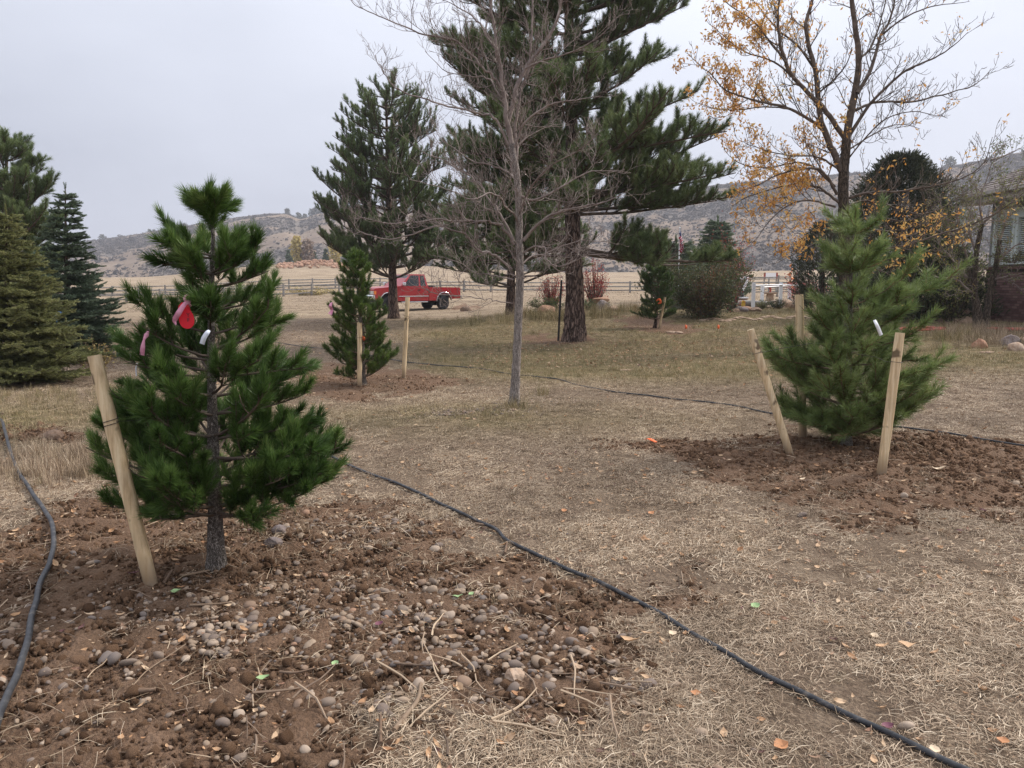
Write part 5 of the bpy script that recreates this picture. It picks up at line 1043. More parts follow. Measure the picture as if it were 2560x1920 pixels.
def coil(label, px, Y, rx, ry, turns, seed):
    b = GY(px, Y); rng = rnd(seed); a_ = np.linspace(0, turns*6.283, int(turns*22)); k = 1-.45*a_/a_[-1] + .12*np.sin(a_*.37+seed); x = np.cos(a_)*rx*k; y = np.sin(a_)*ry*k
    z = ground_z(x+b[0], y+b[1]) - b[2] + .02 + .05*vnoise(a_*.8, a_*.1, seed); o = obj('garden_hose', [tubes([(np.stack([x, y, z], -1), np.full(len(a_), .022))], 7)], M['hose_red'], None, True, loc=tuple(b)); tag(o, label, 'hose', 'coiled red garden hoses')
coil('red hose coiled on the grass under the dark evergreen', 2310, 20, .50, .6, 4, 1); coil('red hose heaped at the foot of the brick wall', 2530, 19.2, .55, .7, 4, 2)

# ------------------------------------------------------------------ rocks
def rock(label, px, Y, s, seed, mt, rz=0, name='rock', sink=.3, group=None, cat='rock', dz=0, rough=.22):
    b = GP(px, Y) if Y > 60 else GY(px, Y); b = b + np.array([0, 0, s[2]*(1-sink)*.8 + dz - s[2]*.3])
    o = obj(name, [blob_chunk((0, 0, 0), s, seed, 3, rough, 1.4, rz)], M[mt], None, False, loc=tuple(b)); return tag(o, label, cat, group)
rock('pointed tan rock beside the small soil heap near the pipe', 135, 1095, (.10, .08, .07), 1, 'rock_dim', .2)
rock('pale boulder with a rusty underside left of the metal post', 1366, 30, (.40, .3, .24), 2, 'rock_red', .1); rock('brown angular boulder beside the red bush', 1510, 30.5, (.34, .3, .36), 3, 'rock_grey', .5); rock('pale low boulder in front of the brown angular one', 1524, 29.5, (.34, .25, .17), 4, 'rock_tan', .2)
rock('red brown slab leaning on the brown boulder', 1503, 31, (.38, .3, .14), 5, 'rock_red', .3, dz=.35)
rock('pinkish rounded rock in the dry grass by the house', 2447, 15.2, (.16, .14, .15), 6, 'rock_red', .3); rock('grey boulder in front of the red hose by the house', 2525, 15.8, (.25, .17, .17), 7, 'rock_grey', .5); rock('tan rock at the edge beyond the grey boulder', 2562, 16.0, (.2, .17, .13), 8, 'rock_tan', .1)
rock('pale cream rock below the grey boulder', 2540, 14.7, (.15, .12, .13), 9, 'rock_tan', -.5); rock('small white stone at the far edge by the wall', 2565, 17.5, (.08, .07, .08), 10, 'rock_tan'); rock('flat pale stone between the grasses by the house', 2468, 14.2, (.14, .06, .03), 11, 'rock_tan')
rock('pale flat stone lying alone on the lawn', 1563, 927, (.14, .06, .025), 12, 'rock_tan'); rock('broken pale slab on the mulch by the small pine', 1680, 22.3, (.19, .12, .05), 13, 'rock_tan', .3); rock('second broken slab beside the first on the mulch', 1697, 22.0, (.13, .10, .06), 14, 'rock_tan', -.3)
rock('small tan stone on the lawn left of the leaning stake', 1920, 18.5, (.06, .05, .05), 15, 'rock_tan'); rock('dark dirt lump on the lawn in front of the pickup', 1166, 41, (.36, .26, .24), 16, 'rock_dim', 0, 'dirt_lump', cat='dirt', sink=.4)
rock('flat grey stone half buried right of the pine trunk', 700, 1330, (.055, .04, .035), 17, 'rock_grey'); rock('broken dark stone in the hole by the pine trunk', 686, 1362, (.06, .035, .04), 18, 'rock_grey')
rock('squarish brown clod among the pebbles', 1290, 1698, (.042, .036, .034), 19, 'rock_tan', rough=.35)
for i, (px, Y, s, lb) in enumerate([(2358, 22.8, (.28, .2, .14), 'low left stone of the dry stone edging'), (2372, 22.7, (.30, .2, .15), 'second stone of the dry stone edging'), (2398, 22.6, (.32, .22, .15), 'third stone of the dry stone edging'), (2414, 22.5, (.3, .2, .17), 'right end stone of the dry stone edging')]):
    rock(lb, px, Y, s, 30+i, 'rock_tan', .1*i, group='stones edging the bed by the house')
for i, (px, Y, s, dz, lb) in enumerate([(2366, 23, (.24, .2, .12), .24, 'stone on the second course at the left'), (2386, 23, (.28, .2, .13), .25, 'long stone on the second course'), (2408, 22.9, (.30, .2, .14), .27, 'rounded stone on the second course at the right'), (2398, 23.1, (.26, .2, .11), .48, 'topmost stone of the edging under the tree'), (2380, 23.1, (.2, .16, .1), .46, 'small stone beside the topmost one')]):
    rock(lb, px, Y, s, 40+i, 'rock_tan', .2*i, group='stones edging the bed by the house', dz=dz)
for i, (px, Y, s, mt, lb) in enumerate([(1850, 29, (.3, .25, .16), 'rock_grey', 'grey rock at the left end of the garden edging'), (1865, 29.2, (.26, .2, .15), 'rock_red', 'pinkish rock in the garden edging by the white post'), (1890, 29, (.22, .2, .13), 'rock_tan', 'tan rock at the foot of the first white post'),
     (1962, 33, (.38, .3, .28), 'rock_tan', 'rounded tan boulder between the white posts'), (1990, 31.5, (.3, .26, .3), 'rock_tan', 'tan boulder beside the farthest stake'), (1840, 28.8, (.2, .2, .1), 'rock_tan', 'small pale rock beside the dark shrub')]):
    rock(lb, px, Y, s, 60+i, mt, .3*i, group='rocks edging the garden bed')
# rock pile on the bench
rng = rnd(7); ch = []
for i in range(300):
    px = 690 + rng.random()**.8*190; Y = rng.uniform(166, 188); b = GY(px, Y); s = rng.uniform(.18, .62); ch.append(blob_chunk(b + np.array([0, 0, s*.3 + max(0, 1.0-abs(px-790)/60)*rng.random()*1.1]), (s, s*.8, s*.6), 400+i, 1, .3, 1.5))
o = obj('rock_rubble', ch, M['rock_red']); tag(o, 'broken reddish rock heaped along the top of the field', kind='stuff')
b = GY(1790, 27.3); ch = []
for i in range(26):
    bb = GY(1760+i*11.5, 26.2+.4*math.sin(i)); ch.append(blob_chunk(bb + np.array([0, 0, .0]), (.20, .16, .05), 700+i, 1, .2, 1.5, i))
o = obj('stone_edging', ch, M['rock_tan']); tag(o, 'flat flagstone rubble along the crest of the lawn', kind='stuff')

# ------------------------------------------------------------------ single fallen leaves, sticks
def big_leaf(label, px, py, L_, W_, rz, col, seed, curl=.5):
    if col not in M: raise KeyError
    b = GP(px, py) + np.array([0, 0, .014]); ch = leaf_chunk(rnd(seed), L_, W_, curl); ch = (ch[0], ch[1], None, [.5]*15)
    o = obj('fallen_leaf', [ch], M[col], None, True, loc=tuple(b)); o.rotation_euler = (.1, -.08, rz); tag(o, label, 'leaf', 'fallen leaves singled out on the lawn')
M['leaf_tan'] = leaf_mat('leaf_tan', [(0, (.55, .35, .2)), (1, (.6, .4, .24))], .7, .15); M['leaf_orange'] = leaf_mat('leaf_orange', [(0, (.46, .21, .10)), (1, (.5, .25, .12))], .7, .15)
M['leaf_pale'] = leaf_mat('leaf_pale', [(0, (.66, .52, .36)), (1, (.7, .56, .4))], .7, .15); M['leaf_purple'] = leaf_mat('leaf_purple', [(0, (.16, .06, .09)), (1, (.2, .08, .1))], .7, .15); M['leaf_mint'] = leaf_mat('leaf_mint', [(0, (.30, .44, .20)), (1, (.36, .5, .25))], .6, .2)
for i, (lb, px, py, L_, W_, rz, c_) in enumerate([('curled tan leaf right of the hose, at the lower right', 2268, 1622, .075, .035, -.3, 'leaf_tan'), ('long tan leaf above the curled one', 2205, 1626, .06, .026, .1, 'leaf_tan'), ('pale cupped leaf above the long tan leaf', 2185, 1600, .045, .035, .8, 'leaf_pale'),
     ('large orange leaf left of the hose at the bottom', 1952, 1878, .055, .05, .3, 'leaf_orange'), ('round orange leaf at the bottom right corner', 2505, 1866, .042, .04, .9, 'leaf_orange'), ('pale leaf touching the hose at the bottom', 2335, 1888, .04, .035, 1.2, 'leaf_pale'), ('long tan husk leaf beside the hose', 1575, 1610, .085, .028, -.35, 'leaf_tan'),
     ('pale leaf curled on the soil by the hose', 1682, 1594, .04, .035, .4, 'leaf_pale'), ('orange leaf in the middle of the lawn', 1628, 1290, .05, .04, .5, 'leaf_orange'), ('dark purple leaf near the bottom hose', 2218, 1828, .045, .035, .1, 'leaf_purple'), ('purple leaf on the pebbles', 948, 1570, .04, .035, .6, 'leaf_purple'),
     ('torn mint green leaf on the dry lawn', 1888, 1525, .05, .045, .4, 'leaf_mint'), ('mint green leaf on the soil right of the pine', 1145, 1500, .05, .022, .1, 'leaf_mint'), ('folded mint green leaf beside the other on the soil', 1178, 1494, .035, .025, .9, 'leaf_mint'), ('pale green leaf below the leaning stake', 440, 1488, .05, .04, .2, 'leaf_mint'),
     ('green leaf on the pebbles in the middle', 838, 1670, .035, .03, 1, 'leaf_mint'), ('green leaf lying low among the pebbles', 658, 1706, .05, .03, .2, 'leaf_mint'), ('orange brown leaf on the bottom lawn', 1740, 1745, .04, .03, -.3, 'leaf_orange'), ('tan leaf cluster near the middle of the lawn', 2255, 1388, .06, .035, .0, 'leaf_tan'),
     ('bright orange leaf above the diagonal hose', 1410, 1285, .05, .045, 1.1, 'leaf_orange'), ('pale stone like leaf on the soil of the light green pine', 2005, 1204, .07, .03, .5, 'leaf_pale'), ('long pale leaf right of the nearest stake', 2348, 1178, .12, .035, .0, 'leaf_pale')]):
    big_leaf(lb, px, py, L_, W_, rz, c_, 800+i)
def stick(label, pix, r, mt='litter_stick', seed=0, split=False):
    w_ = [GP(*p) + np.array([0, 0, .018]) for p in pix]; c = catmull(w_, 4); o0 = c[0].copy(); n = len(c); o = obj('stick', tubes([(c-o0, r*(1-.4*np.linspace(0, 1, n)))], 7, cap=True, knob=.15, seed=seed), M[mt], None, True, loc=tuple(o0)); tag(o, label, 'stick')
M['litter_stick'] = mat('stick_bark', rough=.9, build=wood_bld((.10, .07, .05), (.2, .14, .10), (.34, .25, .18), 1, 30)); M['stick_pale'] = mat('stick_pale', rough=.8, build=wood_bld((.35, .25, .16), (.5, .38, .26), (.62, .5, .36), 1, 30))
stick('split pale stick near the foot of the dark green pine', [(450, 1448), (485, 1442), (522, 1434)], .008, 'stick_pale', 1); stick('short thick stick stub beside the leaning stake', [(412, 1462), (432, 1432)], .009, 'litter_stick', 2); stick('pale shredded bark strip on the pebbles', [(475, 1522), (520, 1520), (580, 1515)], .006, 'stick_pale', 3)
stick('long thin forked twig lying on the soil', [(325, 1735), (365, 1690), (415, 1655), (465, 1620)], .0035, 'stick_pale', 4); stick('thick pale root piece standing out at the bottom', [(985, 1838), (1015, 1800), (1045, 1760), (1052, 1720)], .011, 'stick_pale', 5); stick('dark stick lying across the pebbles', [(985, 1668), (1030, 1672), (1082, 1674)], .006, 'litter_stick', 6)
stick('grey twig poking from under the hose', [(1262, 1390), (1272, 1345)], .008, 'litter_stick', 7); stick('grey stick beside the hose', [(1188, 1316), (1240, 1322)], .010, 'litter_stick', 8); stick('brown stick on the soil left of centre', [(700, 1690), (740, 1692), (790, 1680)], .006, 'litter_stick', 9)
stick('thin forked grey twig on the soil at the right', [(2090, 1284), (2140, 1292), (2190, 1288)], .006, 'litter_stick', 10); stick('upright grey twig on the dry lawn', [(1703, 1438), (1708, 1468)], .005, 'stick_pale', 11); stick('brown root stub at the bottom left of centre', [(952, 1870), (952, 1800)], .007, 'litter_stick', 12)
stick('flat wood chip on the diagonal hose side', [(1640, 1500), (1700, 1495)], .005, 'stick_pale', 13); stick('thick brown stick end under the small pebbles', [(345, 1738), (390, 1735)], .012, 'litter_stick', 14)

# ------------------------------------------------------------------ black metal post
b = GY(1395, 20.5); th = thing('metal_post', 'thin black steel post beside the thick pine trunk', 'post', tuple(b)); t = P(1404, 700, 20.5) - b
obj('shaft', [tubes([(np.array([(0, 0, -.2), tuple(t*.5), tuple(t)]), np.array([.028, .027, .026]))], 4), ], M['black'], th)
for k in range(9):
    p_ = t*(.12+.1*k); o = obj('stud', [box(p_+np.array([0, -.026, 0]), (.02, .02, .03))], M['black'], th)

# ------------------------------------------------------------------ pickup truck
def pickup():
    Yc = 44.6; c = GY(1026, Yc); c = c + np.array([0, 0, .0]); th = thing('pickup_truck', 'red extended cab pickup parked on the field in front of the rail fence', 'pickup', tuple(c), math.radians(180+39)); th.scale = (1.02, 1.02, 1.09)
    def arc_(cx, r, n=11): return [(cx + r*math.cos(a), .40 + r*math.sin(a)) for a in np.linspace(math.pi-.25, .25, n)]
    FW, RW = 1.95, -1.65
    low = [(-2.75, .62), (-2.12, .56)] + [(RW + .50*math.cos(a), .42 + .50*math.sin(a)) for a in np.linspace(math.pi-.2, .2, 11)] + [(-1.1, .50), (1.4, .50)] + [(FW + .50*math.cos(a), .42 + .50*math.sin(a)) for a in np.linspace(math.pi-.2, .2, 11)] + [(2.5, .56), (2.78, .62)]
    top = [(2.80, 1.06), (2.76, 1.14), (1.45, 1.24), (1.15, 1.26), (-.62, 1.24)]
    # cab and nose
    cabp = [(-.60, .50)] + [p for p in low if p[0] > -.6] + top
    for s, wdt in ((1, 1),): bm_obj('body', lambda bm: bm_prism(bm, cabp, -.96, .96), M['truck_red'], th, bevel=.045)
    bedp = [p for p in low if p[0] < -.64] + [(-.64, .50), (-.64, 1.20), (-2.70, 1.18), (-2.76, 1.1)]
    for y0, y1 in ((.87, .965), (-.965, -.87)): bm_obj('bed_side', lambda bm: bm_prism(bm, bedp, y0, y1), M['truck_red'], th, bevel=.02)
    bm_obj('bed_floor', lambda bm: bm_box(bm, (-1.68, 0, .78), (2.06, 1.74, .06)), M['black'], th); bm_obj('tailgate', lambda bm: bm_box(bm, (-2.72, 0, .90), (.06, 1.74, .54)), M['truck_red'], th, bevel=.015)
    bm_obj('bed_front', lambda bm: bm_box(bm, (-.68, 0, .9), (.05, 1.74, .56)), M['truck_red'], th)
    bm_obj('inner_arch', lambda bm: [bm_box(bm, (x, 0, .62), (.9, 1.5, .36)) for x in (FW, RW)], M['black'], th)
    bm_obj('toolbox', lambda bm: bm_box(bm, (-.95, 0, 1.21), (.42, 1.5, .16)), M['black'], th, bevel=.02)
    # glasshouse
    def gh(bm, inset=0):
        z0, z1 = 1.22, 1.86; bx = [(1.18, .93), (-.60, .93)]; tx = [(.42, .74), (-.46, .76)]
        v = [bm.verts.new(p) for p in ((1.18, -.92, z0), (1.18, .92, z0), (-.60, .92, z0), (-.60, -.92, z0), (.44, -.72, z1), (.44, .72, z1), (-.48, .74, z1), (-.48, -.74, z1))]
        for f in ((0, 1, 2, 3), (7, 6, 5, 4), (0, 4, 5, 1), (2, 6, 7, 3), (1, 5, 6, 2), (3, 7, 4, 0)): bm.faces.new([v[i] for i in f])
    bm_obj('cab', gh, M['truck_red'], th, bevel=.035)
    def quad(name, p, mt, par=th, off=.012):
        P4 = [Vector(q) for q in p]; n = (P4[1]-P4[0]).cross(P4[2]-P4[0]).normalized(); cen = sum(P4, Vector())/4
        if n.dot(cen - Vector((.2, 0, 1.3))) < 0: n = -n
        def f(bm):
            a = [bm.verts.new(q + n*off) for q in P4]; b2 = [bm.verts.new(q - n*.01) for q in P4]; bm.faces.new(a); bm.faces.new(b2[::-1])
            for i in range(len(P4)): bm.faces.new((a[i], a[(i+1) % len(P4)], b2[(i+1) % len(P4)], b2[i]))
        return bm_obj(name, f, mt, par)
    lerp = lambda a, b_, t_: tuple(a[i]+(b_[i]-a[i])*t_ for i in range(3))
    for s in (1, -1):
        A0, A1 = (1.18, .92*s, 1.22), (-.60, .92*s, 1.22); B0, B1 = (.44, .72*s, 1.86), (-.48, .74*s, 1.86)
        def sp(u, v_): return lerp(lerp(A0, A1, u), lerp(B0, B1, u), v_)
        quad('side_window', [sp(.10, .06), sp(.66, .06), sp(.60, .90), sp(.10, .90)], M['glass']); quad('side_window', [sp(.73, .06), sp(.93, .06), sp(.92, .88), sp(.68, .88)], M['glass'])
        d = quad('door', [(1.08, .962*s, .58), (-.10, .962*s, .58), (-.10, .962*s, 1.19), (1.08, .962*s, 1.19)], M['truck_red'], off=.006)
        bm_obj('door_handle', lambda bm: bm_box(bm, (.02, .975*s, 1.05), (.16, .03, .05)), M['black'], d)
        bm_obj('side_moulding', lambda bm: bm_box(bm, (.35, .970*s, .74), (1.9, .02, .045)), M['chrome'], th); bm_obj('side_moulding', lambda bm: bm_box(bm, (-2.3, .974*s, .74), (.6, .02, .045)), M['chrome'], th)
        bm_obj('running_board', lambda bm: bm_box(bm, (.3, .9*s, .44), (1.7, .16, .05)), M['chrome'], th, bevel=.01)
        m_ = bm_obj('mirror', lambda bm: bm_box(bm, (1.02, 1.08*s, 1.36), (.09, .22, .17)), M['chrome'], th, bevel=.03); bm_obj('mirror_arm', lambda bm: bm_box(bm, (1.03, .97*s, 1.27), (.04, .16, .03)), M['black'], m_)
        for wx in (FW, RW):
            a = [(wx + .52*math.cos(q), .42+.52*math.sin(q)) for q in np.linspace(math.pi-.1, .1, 14)]
            obj('arch_trim', [tubes([(np.array([(x, .972*s, z) for x, z in a]), np.full(14, .022))], 5)], M['chrome'], th, True)
            w_ = bpy.data.objects.new('wheel', None); link(w_, th, (wx, .80*s, .375)); pr_ = [(.20, -.13), (.33, -.13), (.365, -.10), (.375, -.05), (.375, .05), (.365, .10), (.33, .13), (.20, .13)]
            V = np.array([(r_*math.cos(q), y_, r_*math.sin(q)) for q in np.arange(28)/28*6.283 for r_, y_ in pr_]); i = np.arange(28)[:, None]*8; i2 = ((np.arange(28)+1) % 28)[:, None]*8; j = np.arange(7)[None]
            obj('tyre', [(V, np.stack([i+j, i+j+1, i2+j+1, i2+j], -1).reshape(-1, 4))], M['rubber'], w_, True)
            def rim(bm, s=s):
                for k in range(5):
                    q = k*1.2566; bm_box(bm, (.10*math.cos(q), .07*s, .10*math.sin(q)), (.20, .03, .05), Matrix.Rotation(-q, 3, 'Y'))
                bmesh.ops.create_cone(bm, cap_ends=True, segments=20, radius1=.205, radius2=.205, depth=.10, matrix=Matrix.Translation((0, -.01*s, 0)) @ Matrix.Rotation(math.pi/2, 4, 'X')); bmesh.ops.create_cone(bm, cap_ends=True, segments=12, radius1=.05, radius2=.04, depth=.05, matrix=Matrix.Translation((0, .08*s, 0)) @ Matrix.Rotation(math.pi/2, 4, 'X'))
            bm_obj('rim', rim, M['black'], w_)
        for nm, yy, zz, mt, sz in (('headlight', .74, .93, 'glass_light', (.04, .34, .16)), ('turn_signal', .935, .93, 'amber', (.12, .06, .17))): bm_obj(nm, lambda bm: bm_box(bm, (2.795 if nm == 'headlight' else 2.74, yy*s, zz), sz), M[mt], th)
        bm_obj('tail_light', lambda bm: bm_box(bm, (-2.76, .88*s, .92), (.04, .12, .36)), M['truck_lamp'], th)
    quad('windscreen', [(1.10, -.84, 1.25), (1.10, .84, 1.25), (.50, .68, 1.80), (.50, -.68, 1.80)], M['glass']); quad('rear_window', [(-.59, -.8, 1.27), (-.59, .8, 1.27), (-.49, .66, 1.8), (-.49, -.66, 1.8)], M['glass'])
    gr = bm_obj('grille', lambda bm: bm_box(bm, (2.795, 0, .93), (.03, 1.10, .20)), M['black'], th)
    for z_ in (.88, .93, .98): bm_obj('grille_bar', lambda bm: bm_box(bm, (2.815, 0, z_), (.02, 1.08, .015)), M['chrome'], gr)
    def bump_(bm):
        pr = [(2.86, .58), (2.93, .62), (2.94, .76), (2.88, .82), (2.78, .82), (2.78, .58)]; bm_prism(bm, pr, -1.0, 1.0)
    bm_obj('front_bumper', bump_, M['chrome'], th, bevel=.02); bm_obj('bumper_strip', lambda bm: bm_box(bm, (2.94, 0, .73), (.03, 1.9, .05)), M['black'], th)
    bm_obj('rear_bumper', lambda bm: bm_box(bm, (-2.84, 0, .66), (.14, 1.85, .17)), M['chrome'], th, bevel=.02)
    bm_obj('air_dam', lambda bm: bm_box(bm, (2.72, 0, .49), (.1, 1.7, .2)), M['black'], th); bm_obj('axle', lambda bm: [bm_box(bm, (RW, 0, .38), (.12, 1.5, .12)), bm_box(bm, (RW, 0, .36), (.3, .32, .28)), bm_box(bm, (FW, 0, .38), (.12, 1.5, .12)), bm_box(bm, (0, 0, .47), (4.6, .8, .1))], M['black'], th)
M['glass_light'] = mat('headlight_glass', (.55, .55, .5), .15, .6); M['amber'] = mat('amber_lens', (.7, .2, .05), .3); M['truck_lamp'] = mat('tail_lens', (.35, .02, .02), .25)
pickup()

# ------------------------------------------------------------------ fences
def rail_fence(label, A, B, sp, hgt, rails, r, seed, group='weathered rail fences across the field', posth=None):
    n = max(1, round(math.dist(A, B)/sp)); A = np.array(A); B = np.array(B); th = thing('rail_fence', label, 'fence', (A[0], A[1], gz(*A)), 0, group); o0 = np.array([A[0], A[1], gz(*A)]); rng = rnd(seed); pp = []
    for i in range(n+1):
        q = A + (B-A)*i/n; z = gz(*q); pp.append(np.array([q[0], q[1], z])-o0)
    me = make_mesh('post', tubes([(np.array([(0, 0, -.2), (.01, 0, hgt*.5), (0, .01, hgt+.12)]), np.array([r*1.5, r*1.4, r*1.35]))], 8, cap=True), M['grey_wood'], True); rm = {}
    for i, p in enumerate(pp): o = link(bpy.data.objects.new('post', me), th, tuple(p)); o.rotation_euler = (rng.normal()*.02, rng.normal()*.02, rng.random()*6)
    for i in range(n):
        for k in range(rails):
            z = hgt*(.28+.72*k/(rails-1)) - .04; a = pp[i]+np.array([0, 0, z+rng.normal()*.025]); b_ = pp[i+1]+np.array([0, 0, z+rng.normal()*.025]); m_ = (a+b_)/2 + np.array([0, 0, -.02+rng.normal()*.015])
            obj('rail', [tubes([(np.array([a, m_, b_]), np.array([r, r*1.05, r*.9]))], 6)], M['grey_wood'], th, True)
def UY(px, Y): return ((px-1280)/FOC*Y, Y)
rail_fence('nearer weathered rail fence behind the pickup', UY(145, 71), UY(1160, 90), 3.0, 1.15, 3, .078, 1)
rail_fence('weathered rail fence running on behind the red bushes', UY(1162, 90.3), UY(1720, 84), 3.0, 1.15, 3, .078, 2)
rail_fence('farther rail fence across the field behind the first', UY(150, 97), UY(1060, 112), 3.2, 1.2, 3, .078, 3)
rail_fence('dark corral fence behind the white rails', UY(1840, 60), UY(2150, 56), 2.6, 1.5, 4, .05, 4); rail_fence('second corral fence farther up the slope', UY(1850, 84), UY(2200, 80), 3.0, 1.5, 4, .06, 5)
# white post and rail
def white_rail():
    pts = [(1881, 776, 30), (1902, 765, 34.5), (1948, 757, 35), (1971, 757, 33)]; c = GY(1900, 31.5); th = thing('white_railing', 'short white post and rail on the garden footbridge', 'railing', tuple(c), 0); P_ = []
    spec = [(1882, 30.0, 1.02), (1904, 34.0, .95), (1950, 32.5, 1.05), (1972, 36.0, 1.0)]
    for px, Y, h in spec:
        q = GY(px, Y); P_.append(q + np.array([0, 0, h])); bm_obj('post', lambda bm: bm_box(bm, tuple(q-c+np.array([0, 0, h/2-.1])), (.12, .12, h+.2)), M['white'], th, bevel=.006)
    E = [GY(1996, 32.5)+np.array([0, 0, 1.02]), GY(1996, 36)+np.array([0, 0, .98])]
    for a, b_ in ((P_[0], P_[2]), (P_[1], P_[3]), (P_[2], E[0]), (P_[3], E[1])):
        for dz in ((-.10,)): obj('rail', [tubes([(np.array([a-c+[0, -.07, dz], (a+b_)/2-c+[0, -.07, dz], b_-c+[0, -.07, dz]]), np.full(3, .022))], 4)], M['white'], th)
    deck = thing('footbridge', 'low grey plank footbridge under the white rails', 'bridge', tuple(c))
    for k in range(24):
        f = k/23; a = GY(1885, 30.2)*(1-f) + GY(1990, 34)*f; b_ = GY(1905, 34)*(1-f) + GY(2005, 36.5)*f; m_ = (a+b_)/2; z_ = .10+.16*math.sin(f*math.pi)
        d = (b_-a)[:2]; o = bm_obj('plank', lambda bm: bm_box(bm, (0, 0, 0), (float(np.hypot(*d))*.55, .2, .05)), M['grey_wood'], deck, loc=tuple(m_-c+np.array([0, 0, z_]))); o.rotation_euler = (0, 0, math.atan2(d[1], d[0]))
white_rail()
# bird bath pedestal with a small red ornament
b = GY(1924, 38); th = thing('pedestal', 'pale stone pedestal with a flat top between the white posts', 'pedestal', tuple(b))
bm_obj('column', lambda bm: bm_prism(bm, [(-.17, -.1), (.17, -.1), (.13, .5), (-.13, .5)], -.13, .13), M['rock_tan'], th); bm_obj('top_slab', lambda bm: bm_box(bm, (0, 0, .54), (.55, .5, .08)), M['rock_tan'], th, bevel=.02)
b2 = b + np.array([0, 0, .58]); M['red_iron'] = mat('red_iron', (.30, .05, .03), .6); th = thing('ornament', 'small rusty red ornament on the stone pedestal', 'ornament', tuple(b2))
obj('body', [tubes([(np.array([(0, 0, 0), (.02, 0, .1), (-.02, 0, .2), (.03, 0, .30)]), np.array([.06, .04, .07, .02]))], 8)], M['red_iron'], th, True); obj('head', [blob_chunk((.06, 0, .32), (.07, .04, .04), 9, 1, .1)], M['red_iron'], th)
# flag and pole, planter
def flag():
    b = GY(1694, 30); H = P(1694, 572, 30)[2]-b[2]; th = thing('flagpole', 'white flagpole standing in a stone planter beside the shrub', 'flagpole', tuple(b)); obj('pole', [tubes([(np.array([(0, 0, 0), (0, 0, H*.5), (0, 0, H)]), np.array([.03, .026, .02]))], 8)], M['white'], th, True); bm_obj('finial', lambda bm: bmesh.ops.create_uvsphere(bm, u_segments=8, v_segments=6, radius=.035, matrix=Matrix.Translation((0, 0, H+.03))), M['white'], th)
    M['flag_red'] = mat('flag_red', (.48, .03, .07), .7); M['flag_white'] = mat('flag_white', (.66, .66, .72), .7); M['flag_blue'] = mat('flag_blue', (.025, .04, .14), .7)
    # hanging limp: hoist along the pole, cloth folded into pleats
    n, m = 26, 22; W_, Hh = .34, .85; V = []; 
    top = H - .05
    f = thing('flag', 'limp american flag hanging from the white pole', 'flag', tuple(b))
    def pt(u, v_):   # u 0..1 fly, v 0..1 down the hoist
        x = .02 + .17*u*math.sin(v_*2.6+.5) - .13*u*(1-v_) + .035*math.sin(u*15); y = -.03 + .06*math.cos(u*15) - .05*u; z = top - v_*Hh*.55 - u*.40; return (x, y, z)
    grid = [[pt(i/(n-1), j/(m-1)) for i in range(n)] for j in range(m)]; V = np.array(grid).reshape(-1, 3); Fs = []; mi = []
    for j in range(m-1):
        for i in range(n-1):
            u, v_ = (i+.5)/(n-1), (j+.5)/(m-1); a = j*n+i; Fs.append((a, a+1, a+n+1, a+n)); st = int(v_*13) % 2
            if u < .42 and v_ < .54: mi.append(1 if (i % 3 == 1 and j % 2 == 1) else 2)
            else: mi.append(1 if st else 0)
    o = obj('cloth', [(V, np.array(Fs), np.array(mi))], [M['flag_red'], M['flag_white'], M['flag_blue']], f, True); md = o.modifiers.new('thick', 'SOLIDIFY'); md.thickness = .004
    p = GY(1692, 29.8); th = thing('planter', 'low square stone planter at the foot of the flagpole', 'planter', tuple(p)); M['planter'] = mat('mossy_concrete', (.12, .12, .085), .9)
    for y0 in (-.3, .3): bm_obj('side_wall', lambda bm: bm_box(bm, (0, y0, .17), (.86, .08, .5)), M['planter'], th, bevel=.01)
    for x0 in (-.39, .39): bm_obj('side_wall', lambda bm: bm_box(bm, (x0, 0, .17), (.08, .52, .5)), M['planter'], th, bevel=.01)
    bm_obj('soil', lambda bm: bm_box(bm, (0, 0, .3), (.70, .52, .06)), M['planter'], th)
flag()
# orange spiral windsock spinner and utility pole, sign, excavator, log bench
b = GY(1975, 48); M['spin_orange'] = mat('spin_orange', (.78, .25, .06), .6); M['spin_yellow'] = mat('spin_yellow', (.8, .5, .25), .6)
th = thing('wind_spinner', 'orange and yellow spiral wind spinner on a pole in the corral', 'wind spinner', tuple(b)); obj('pole', [tubes([(np.array([(0, 0, 0), (0, 0, .5), (0, 0, 2.4)]), np.full(3, .02))], 5)], M['wire'], th)
for k in range(26):
    z_ = .25+k*.075; r_ = .10+.12*math.sin(k/25*math.pi); a = k*.9; obj('blade', [(np.array([(r_*math.cos(a+q), r_*math.sin(a+q), z_+.07*q) for q in (0, .9, 1.8)] + [(0, 0, z_), (0, 0, z_+.05)]), np.array([[0, 1, 3], [1, 2, 4], [1, 4, 3]]))], M['spin_orange' if k % 2 else 'spin_yellow'], th)
b = GY(1992, 62); th = thing('utility_pole', 'bare grey pole rising beyond the corral', 'pole', tuple(b)); obj('shaft', [tubes([(np.array([(0, 0, -.2), (0, 0, 1.6), (0, 0, 3.6)]), np.array([.09, .085, .075]))], 8)], M['grey_wood'], th, True)
b = GY(1925, 75); th = thing('sign_board', 'pale board with red ends beyond the corral fence', 'board', tuple(b)); bm_obj('panel', lambda bm: bm_box(bm, (0, 0, 1.75), (1.0, .06, .50)), M['white'], th)
for s in (-1, 1): bm_obj('end_panel', lambda bm: bm_box(bm, (.58*s, 0, 1.75), (.16, .08, .54)), M['red_iron'], th); bm_obj('post', lambda bm: bm_box(bm, (.58*s, .1, .7), (.1, .1, 1.7)), M['grey_wood'], th)
